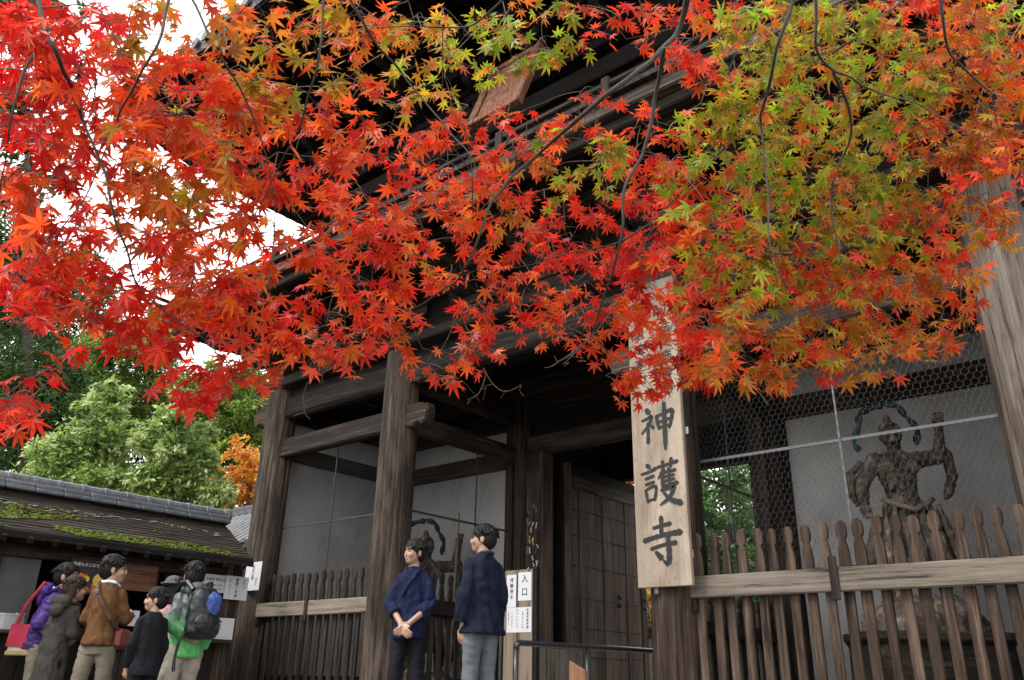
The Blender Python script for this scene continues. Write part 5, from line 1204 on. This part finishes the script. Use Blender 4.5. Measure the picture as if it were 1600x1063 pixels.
# beyond the passage
tree('maple_tree', 'golden yellow maple seen in the slit beside the sign board foot', gbase(1003, 22), atD(1003, 900, 22), [blob(1003, 950, 22, 45), blob(990, 1010, 22, 45)], 3500, .12, [(.62, .38, .03), (.66, .46, .04), (.55, .28, .03)], 'autumn maples', False, .09, .6)
tree('maple_tree', 'orange red maple glimpsed above the open door', gbase(975, 26), atD(985, 735, 26), [blob(990, 742, 26, 35), blob(960, 760, 26, 50)], 2500, .13, [(.55, .09, .03), (.60, .20, .03)], 'autumn maples', False, .09, .6)
for k, (px, py, D, lab) in enumerate(((1130, 770, 24, 'bright green tree filling the view through the right bay'), (1180, 740, 30, 'taller green tree further back seen through the right bay'), (1060, 800, 27, 'green tree beyond the passage hidden mostly by the sign board'))):
    tree('broadleaf_tree', lab, gbase(px, D), atD(px, py-60, D), [blob(px, py-40, D, 75), blob(px-50, py+40, D, 75), blob(px+50, py+40, D, 75), blob(px, py+110, D, 90)], 7500, .2, [(.045, .10, .025), (.07, .16, .04), (.11, .22, .05)], 'trees beyond the gate')
for k, (px, D) in enumerate(((900, 40), (1250, 42), (1500, 40), (700, 42))):
    tree('conifer_tree', ['dark conifer on the slope straight behind the gate passage', 'dark conifer on the slope behind the right bay', 'dark conifer on the slope behind the right end of the gate', 'dark conifer on the slope behind the left bay'][k], gbase(px, D), atD(px, 560, D), [blob(px, 640, D, 90), blob(px-60, 760, D, 110), blob(px+60, 780, D, 110), blob(px, 880, D, 120)], 6000, .5, DG, 'trees beyond the gate', True, .3)

# ================================================================== FOREGROUND MAPLE
# what hangs where: 50 px squares of the photograph (colour code / density)
# colour codes: 0 crimson, 1 red, 2 orange, 3 olive orange, 4 green, 5 lime, 6 mixed; written as (code, run length)
RUNS = [
 [(0, 3), (2, 5), (3, 3), (2, 2), (5, 1), (4, 4), (1, 3), (6, 1), (4, 6), (1, 1), (2, 2), (4, 1)],
 [(0, 3), (2, 5), (3, 3), (2, 2), (5, 1), (4, 4), (1, 4), (4, 7), (2, 3)],
 [(0, 3), (1, 4), (3, 4), (2, 2), (5, 1), (4, 3), (1, 4), (2, 1), (4, 7), (2, 3)],
 [(0, 2), (1, 4), (2, 2), (1, 5), (2, 1), (1, 7), (4, 8), (2, 3)],
 [(0, 1), (1, 3), (2, 3), (1, 10), (4, 2), (1, 2), (4, 8), (2, 3)],
 [(1, 5), (2, 2), (1, 9), (2, 2), (4, 1), (1, 1), (0, 1), (6, 1), (4, 7), (2, 2), (1, 1)],
 [(1, 5), (2, 2), (1, 8), (2, 1), (1, 1), (0, 4), (6, 1), (4, 3), (6, 1), (4, 2), (6, 1), (2, 2), (1, 1)],
 [(1, 8), (2, 1), (1, 3), (2, 1), (1, 4), (0, 4), (6, 2), (4, 2), (6, 1), (4, 1), (6, 2), (2, 1), (1, 2)],
 [(0, 4), (1, 8), (2, 1), (1, 4), (0, 3), (1, 1), (6, 2), (4, 1), (6, 4), (2, 3), (1, 1)],
 [(0, 4), (1, 9), (2, 1), (1, 8), (6, 1), (2, 2), (6, 1), (2, 1), (6, 1), (2, 2), (1, 2)],
 [(0, 7), (1, 15), (2, 3), (6, 1), (2, 4), (1, 2)],
 [(0, 7), (1, 16), (2, 7), (1, 2)], [(0, 7), (1, 16), (2, 7), (1, 2)], [(0, 7), (1, 16), (2, 7), (1, 2)]]
COLS = [[k for k, n in r for _ in range(n)] for r in RUNS]
DENS = [
 [6, 6, 6, 5, 4, 4, 4, 4, 6, 6, 7, 6, 6, 4, 5, 6, 6, 6, 4, 2, 4, 6, 6, 7, 8, 8, 8, 8, 8, 8, 8, 8],
 [6, 6, 6, 5, 5, 5, 5, 6, 7, 8, 8, 7, 6, 4, 6, 6, 6, 5, 2, 1, 2, 5, 6, 8, 8, 9, 9, 9, 9, 9, 9, 9],
 [7, 7, 7, 7, 7, 7, 7, 7, 8, 8, 8, 7, 6, 5, 3, 3, 3, 2, 0, 0, 0, 2, 4, 8, 9, 9, 9, 9, 9, 9, 9, 9],
 [8, 8, 8, 8, 8, 8, 8, 8, 8, 8, 8, 7, 6, 5, 3, 2, 1, 3, 4, 3, 2, 2, 6, 9, 9, 9, 9, 9, 9, 9, 8, 8],
 [8, 8, 9, 9, 9, 9, 9, 9, 9, 8, 8, 8, 7, 7, 7, 6, 4, 4, 4, 4, 4, 5, 7, 9, 9, 9, 9, 9, 9, 9, 9, 8],
 [8, 8, 8, 9, 9, 9, 9, 9, 9, 8, 8, 7, 7, 8, 8, 8, 6, 5, 6, 6, 7, 8, 8, 9, 9, 9, 9, 9, 9, 9, 8, 8],
 [8, 8, 8, 8, 8, 8, 8, 8, 8, 8, 8, 7, 7, 7, 8, 7, 6, 7, 8, 9, 9, 9, 9, 9, 9, 9, 9, 9, 9, 8, 7, 6],
 [8, 7, 6, 5, 6, 7, 7, 8, 8, 8, 7, 7, 6, 6, 6, 7, 6, 7, 8, 9, 9, 9, 9, 9, 9, 9, 9, 9, 8, 6, 4, 3],
 [8, 8, 7, 5, 7, 8, 8, 8, 8, 8, 7, 7, 5, 6, 6, 6, 6, 7, 8, 9, 9, 9, 9, 9, 9, 9, 9, 9, 8, 7, 4, 0],
 [4, 3, 4, 6, 7, 7, 7, 7, 7, 6, 6, 6, 5, 3, 5, 6, 5, 6, 7, 8, 9, 9, 9, 9, 9, 9, 9, 9, 8, 7, 4, 0],
 [0, 4, 6, 5, 4, 6, 6, 5, 4, 6, 6, 5, 2, 2, 4, 4, 2, 3, 4, 7, 8, 8, 8, 8, 9, 9, 9, 8, 7, 5, 1, 0],
 [0, 3, 1, 0, 3, 4, 5, 6, 4, 2, 4, 0, 1, 3, 2, 3, 1, 0, 1, 4, 6, 6, 6, 7, 7, 6, 4, 3, 2, 0, 0, 0],
 [5, 1, 0, 0, 1, 4, 4, 2, 1, 0, 0, 0, 0, 0, 1, 0, 0, 0, 1, 2, 2, 1, 1, 1, 1, 0, 0, 0, 0, 0, 0, 0],
 [3, 0, 0, 0, 0, 0, 0, 0, 0, 0, 0, 0, 0, 0, 0, 0, 0, 0, 0, 0, 0, 0, 0, 0, 0, 0, 0, 0, 0, 0, 0, 0]]
def cell(px, py): i, j = int(px//50), int(py//50); return (i, j) if 0 <= i < 32 and 0 <= j < 14 else None
def dens(px, py):
    """bilinear density, extended a little past the picture's top and sides"""
    u, v = px/50-.5, max(py, 0)/50-.5; u = min(max(u, 0), 30.999); v = min(max(v, 0), 12.999); i, j = int(u), int(v); a, b = u-i, v-j
    g = lambda i, j: int(DENS[j][i])
    if py > 690: return 0
    return ((g(i, j)*(1-a)+g(i+1, j)*a)*(1-b)+(g(i, j+1)*(1-a)+g(i+1, j+1)*a)*b)/9
PAL = [
 [(.80, .035, .018), (.72, .022, .020), (.82, .065, .022)],
 [(.82, .055, .020), (.82, .095, .022), (.80, .032, .020), (.80, .13, .024)],
 [(.74, .14, .022), (.52, .20, .022), (.80, .08, .022), (.38, .25, .022), (.70, .18, .022), (.44, .21, .022)],
 [(.46, .19, .022), (.60, .14, .022), (.32, .28, .024), (.78, .065, .022), (.36, .24, .022)],
 [(.24, .43, .028), (.34, .48, .03), (.15, .34, .028), (.44, .40, .028), (.20, .38, .03), (.70, .18, .024)],
 [(.46, .50, .035), (.32, .44, .03), (.68, .30, .026)],
 [(.80, .055, .022), (.80, .12, .024), (.38, .42, .03), (.56, .30, .026), (.80, .055, .022), (.28, .40, .03)]]
rl = random.Random(21)
def zone_depth(px, py):
    """the spray hangs nearer at the left, farther over the middle and right"""
    t = min(1, max(0, (px-250)/700)); d = 1.9+1.15*t
    if px > 1060: d = 2.75+.2*math.sin(px*.01)
    return d
maple = thing('maple_tree', 'overhanging autumn maple with red, orange and green star shaped leaves in the foreground', 'tree', (.9, -1.5, -1.1))
# main boughs (pixel path, distance, thickness); they enter from above and join the trunk behind the viewer
BOUGHS = [
 ([(1085, -60), (1063, 40), (1038, 75), (985, 122), (935, 158), (880, 205), (840, 240), (790, 290), (755, 345), (728, 420), (690, 455), (600, 505)], 2.5, .0105),
 ([(1038, 75), (1024, 150), (1005, 235), (975, 300), (972, 370), (942, 470), (922, 528), (860, 575)], 2.5, .0065),
 ([(1255, -50), (1215, 75), (1195, 165), (1190, 200), (1200, 300), (1208, 390), (1240, 470)], 2.05, .0062),
 ([(1272, -40), (1280, 88), (1330, 122), (1370, 143), (1440, 165), (1520, 215)], 2.1, .0055),
 ([(1462, -50), (1478, 60), (1500, 100), (1545, 138), (1590, 170)], 2.1, .006),
 ([(1440, -40), (1375, 30), (1290, 92), (1205, 160), (1120, 225), (1040, 320), (990, 410)], 2.95, .007),
 ([(50, -60), (70, 35), (95, 90), (112, 135), (130, 185), (147, 222), (170, 300), (190, 380), (230, 460), (330, 540)], 1.75, .0065),
 ([(275, -60), (262, 20), (230, 90), (198, 155), (168, 222), (128, 315), (60, 400)], 1.65, .0042),
 ([(285, -40), (330, 60), (352, 100), (400, 200), (430, 330), (420, 450)], 1.8, .004),
 ([(512, -40), (500, 80), (480, 160), (440, 260), (380, 360)], 1.9, .0045),
 ([(528, -50), (570, 45), (605, 85), (640, 132), (700, 205), (735, 245), (740, 330)], 2.1, .005),
 ([(830, -60), (765, 22), (720, 42), (650, 41), (590, 43)], 2.2, .005),
 ([(75, 40), (40, 110), (15, 190), (0, 300)], 1.75, .0038),
 ([(1195, 190), (1120, 240), (1000, 360), (880, 400), (760, 430)], 2.7, .0045),
 ([(1300, 110), (1330, 200), (1300, 300), (1320, 420), (1400, 500)], 2.4, .0045)]
FORK = Vector((.75, -1.35, 2.3))
bm = NB(); tpts = [(.9, -1.5, -1.2), (.92, -1.48, -.6), (.86, -1.45, .5), (.82, -1.4, 1.5), tuple(FORK)]; tube(bm, tpts, [.21, .16, .135, .12, .10], 14)
obj('trunk', bm, M_bark, maple, smooth=True)
net_p, net_r = [], []
def smooth_path(P, n=8):
    out = []
    for i in range(len(P)-1):
        p0, p1, p2, p3 = P[max(i-1, 0)], P[i], P[i+1], P[min(i+2, len(P)-1)]
        for k in range(n): t = k/n; out.append(.5*((2*p1)+(p2-p0)*t+(2*p0-5*p1+4*p2-p3)*t*t+(3*p1-p0-3*p2+p3)*t**3))
    return out+[P[-1]]
for bi_, (path, D, r) in enumerate(BOUGHS):
    P = [atD(x, y, D+.10*math.sin(i*1.3+D*5)) for i, (x, y) in enumerate(path)]
    if path[0][1] < 0:                          # rise out of the picture and back to the fork
        a = P[0]; hi = Vector((a.x*.55+FORK.x*.45, a.y*.45+FORK.y*.55, max(a.z+.35, FORK.z+.55))); P = [FORK, hi, a+(P[0]-P[1]).normalized()*.35+Vector((0, 0, .12))]+P
    sp = smooth_path(P, 7); n = len(sp); rs_ = []
    for i, q in enumerate(sp): t = i/(n-1); rs_.append(max(.0014, (r*2.3*(1-t*2.2) if t < .3 and path[0][1] < 0 else r*(1.15-.95*t))))
    rs_ = [max(a, .0014)*(1+.10*noise.noise(q*30)) for a, q in zip(rs_, sp)]
    sp = [q+Vector((noise.noise(q*9), noise.noise(q*9+Vector((7, 0, 0))), noise.noise(q*9+Vector((0, 7, 0)))))*.008 for q in sp]
    bm = NB(); tube(bm, sp, rs_, 8); obj('branch', bm, M_bark, maple, smooth=True)
    for q, a in zip(sp, rs_):
        x, y = proj(q) if (q-EYE).dot(fw) > .3 else (-999, -999)
        if -150 < x < 1750 and -150 < y < 750: net_p.append(q); net_r.append(a)
# sprays of leaves: opposite pairs on short twigs, sampled until the squares are filled
LE = []            # leaf: base, tip dir, normal, size, colour
TW = NB()
need = {}
for j in range(14):
    for i in range(32):
        d = int(DENS[j][i]); 
        if d: need[(i, j)] = (d/9)**1.15*2500*(1.95 if i < 8 else 1.25 if i < 20 else 2.2)
need0 = dict(need)
def spread(): return Vector((rl.gauss(0, 1), rl.gauss(0, 1), rl.gauss(0, 1)))
bases = []
for it in range(9000):
    big = [(v/need0[c]*random_w, c) for c, v in need.items() if v > 150 for random_w in (rl.random(),)]
    if not big: break
    c = max(big)[1]; px, py = c[0]*50+rl.uniform(-5, 55), c[1]*50+rl.uniform(-15, 45)
    back = rl.random() < .33
    D = zone_depth(px, py)+rl.gauss(0, .13)+(.55 if back else 0)
    p = atD(px, py, D)
    dirn = (RT*rl.choice([-1, 1])*rl.uniform(.2, 1)+Vector((0, 0, -1))*rl.uniform(.1, .8)+fw*rl.gauss(0, .5)).normalized()
    n = rl.randint(2, 4); step = rl.uniform(.030, .042); tw = [p]; d = dirn.copy(); ok = 0
    key = COLS[c[1]][c[0]]
    if key == 6 and back: key = 1
    if key == 4 and back and rl.random() < .55: key = 6
    pal = PAL[key]; base_c = rl.choice(pal)
    leaves = []
    for k in range(n):
        q = tw[-1]+d*step; tw.append(q); d = (d+spread()*.12+Vector((0, 0, -.10))).normalized()
        for s in ((-1, 1) if k < n-1 else (-1, 0, 1)):
            side = d.cross(Vector((0, 0, 1)))
            if side.length < .1: side = RT.copy()
            side.normalize(); pet = (side*s*.8+d*.6+Vector((0, 0, -.25))+spread()*.2).normalized(); pl = rl.uniform(.018, .034)
            lb = q+pet*pl
            x, y = proj(lb+Vector((0, 0, -.02)))
            dd = dens(x, y)
            if dd < .10 or rl.random() > dd*2.6: continue
            sgn = 1 if rl.random() < .62 else -1
            toV = (EYE-lb).normalized()
            nrm = (Vector((.52, -.60, 0))*sgn*rl.uniform(.45, 1)+Vector((0, 0, rl.uniform(.15, .9)))+spread()*.42).normalized()
            tip = (pet*.7+Vector((0, 0, -rl.uniform(.3, 1.1)))+side*s*.25+spread()*.22)
            sz = rl.choice([rl.uniform(.026, .042), rl.uniform(.037, .052), rl.uniform(.037, .052)])*(1.0 if px < 1080 or not back else .95)
            cc = base_c if rl.random() < .45 else rl.choice(pal)
            f = rl.uniform(.62, 1.22); g_ = rl.uniform(.7, 1.4)
            leaves.append((lb, tip, nrm, sz, (min(.88, cc[0]*f), cc[1]*f*g_, cc[2]*f), q, D))
            ce = cell(x, y); spx = sz*FPX/D
            if ce in need: need[ce] -= .62*spx*spx
    if not leaves: need[c] -= 60; continue
    LE += leaves; bases.append((tw, leaves))
# tie every spray to the nearest wood with a thin curved twig
NP = np.array([tuple(q) for q in net_p]); 
order = sorted(bases, key=lambda b: ((NP-np.array(b[0][0]))**2).sum(1).min())
for tw, leaves in order:
    b = np.array(tw[0]); dist = ((NP-b)**2).sum(1)
    a = Vector(NP[dist.argmin()]); p = tw[0]; L = (p-a).length
    if L > .02:
        mid = (a+p)/2+Vector((0, 0, .10*L))+spread()*.05*L; con = [a*(1-t)**2+mid*2*t*(1-t)+p*t*t for t in (0, .2, .4, .6, .8)]
    else: con = [a]
    path = con+tw; n = len(path)
    tube(TW, path, [max(.0008, .0016*(1-.5*i/n)) for i in range(n)], 4, False)
    NP = np.concatenate([NP, np.array([tuple(q) for q in path[1:]])])
    for lf in leaves: tube(TW, [lf[5], (lf[5]+lf[0])/2+Vector((0, 0, .003)), lf[0]], .0006, 3, False)
# a few bare, pale twigs at the lower edge
for path, D in (([(985, 440), (930, 520), (870, 568), (850, 575)], 2.5), ([(925, 525), (890, 560), (878, 570)], 2.5), ([(860, 372), (905, 500), (990, 577), (1040, 560)], 2.5), ([(755, 575), (770, 600), (790, 612), (815, 602)], 2.5), ([(760, 585), (748, 615), (730, 625)], 2.5), ([(660, 585), (700, 590), (695, 610)], 2.4), ([(520, 575), (480, 600), (475, 640), (484, 655)], 2.2)):
    P = smooth_path([atD(x, y, D) for x, y in path], 5); tube(TW, P, [.0022*(1-.65*i/len(P)) for i in range(len(P))], 5)
    for _ in range(3): q = rl.choice(P); tube(TW, [q, q+(spread()+Vector((0, 0, -.5))).normalized()*.02, q+(spread()*.6+Vector((0, 0, -.6))).normalized()*.035], [.0012, .001, .0006], 4)
obj('twigs', TW, plain('twig_bark', (.085, .06, .045), .7, .4, 60, .2), maple, kind='stuff')
# leaf outline: seven pointed lobes, cut deep, folded a little along each lobe
def leaf_template(var):
    r_ = random.Random(var); V = [(0, .0, 0)]; lob = [(-128, .40), (-80, .72), (-39, .93), (0, 1.0), (39, .93), (80, .72), (128, .40)]; dr = (.10, .16, .22, .30, .42, .14)[var]; cup = (.10, .02, .14, -.02, .22, -.08)[var]
    out = []
    pts = []
    for i, (a, L) in enumerate(lob):
        a += r_.uniform(-4, 4); L *= r_.uniform(.92, 1.06)
        if i: pa = (lob[i-1][0]+lob[i][0])/2; pts.append((pa, .37 if abs(pa) < 25 else (.33 if abs(pa) < 70 else .22), 1))
        w = 11.5 if abs(a) < 100 else 13
        pts += [(a-w, L*.55, 0), (a-w*.40, L*.80, 0), (a, L*1.04, 2), (a+w*.40, L*.80, 0), (a+w, L*.55, 0)]
    pts.append((180, .05, 1))
    for (a, r, k) in pts:
        t = rad(a); z = -dr*r*r+(.045 if k == 1 else 0)+cup*r+(-.02 if k == 0 else .0); out.append((math.sin(t)*r*1.02, math.cos(t)*r, z))
    V += out; n = len(out); F = [(0, 1+(i+1) % n, 1+i) for i in range(n)]
    rim = [0.]+[r for (a, r, k) in pts]
    return V, F, rim
TM = [leaf_template(v) for v in range(6)]
M_leaf_a = leafmat('maple_leaf', True, .58, .34, .3); M_leaf_o = leafmat('maple_leaf_single', False, .58, .34, .3)
LE.sort(key=lambda l: -l[3]/l[6])
# keep to the ones that really fall inside the picture for the single leaves
sel = [i for i, l in enumerate(LE) if 15 < proj(l[0])[0] < 1585 and 15 < proj(l[0])[1] < 690][:300]; sels = set(sel)
lm = []
for v, (V, F, rim) in enumerate(TM):
    me = bpy.data.meshes.new('leaf'); me.from_pydata(V, [], F); me.materials.append(M_leaf_o); lm.append(me)
for k, i in enumerate(sel):
    b, tip, nrm, sz, col, q, D = LE[i]
    t = (tip-nrm*tip.dot(nrm)).normalized(); s = t.cross(nrm)
    o = bpy.data.objects.new('leaf', lm[k % 6]); C.objects.link(o); o.parent = maple; o.color = (*col, 1)
    Mx = Matrix((s*sz, t*sz, nrm*sz)).transposed().to_4x4(); Mx.translation = b
    o.matrix_parent_inverse = pmat(maple).inverted(); o.matrix_basis = Mx
rest = [l for i, l in enumerate(LE) if i not in sels]
for v in range(6):
    sub = rest[v::6]; n = len(sub); V, F, rim = TM[v]
    P = np.array([tuple(l[0]) for l in sub]); T = np.array([tuple(l[1]) for l in sub]); Nn = np.array([tuple(l[2]) for l in sub]); s = np.array([l[3] for l in sub]); col = np.array([l[4] for l in sub])
    rim_ = np.array(rim); red = np.array([.8, .08, .025]); isg = (col[:, 1] > .17).astype(float)[:, None, None]*.45
    cc = col[:, None, :]*(1-isg*rim_[None, :, None])+red[None, None, :]*(isg*rim_[None, :, None])
    cards('leaf_mass', P, Nn, T, s, s, cc, M_leaf_a, maple, (V, F))
print('LEAVES', len(LE), 'sprays', len(bases))
for o in S.objects:
    if o.parent and o.get('category') is not None: del o['category']
bpy.data.scenes.remove(SCR)
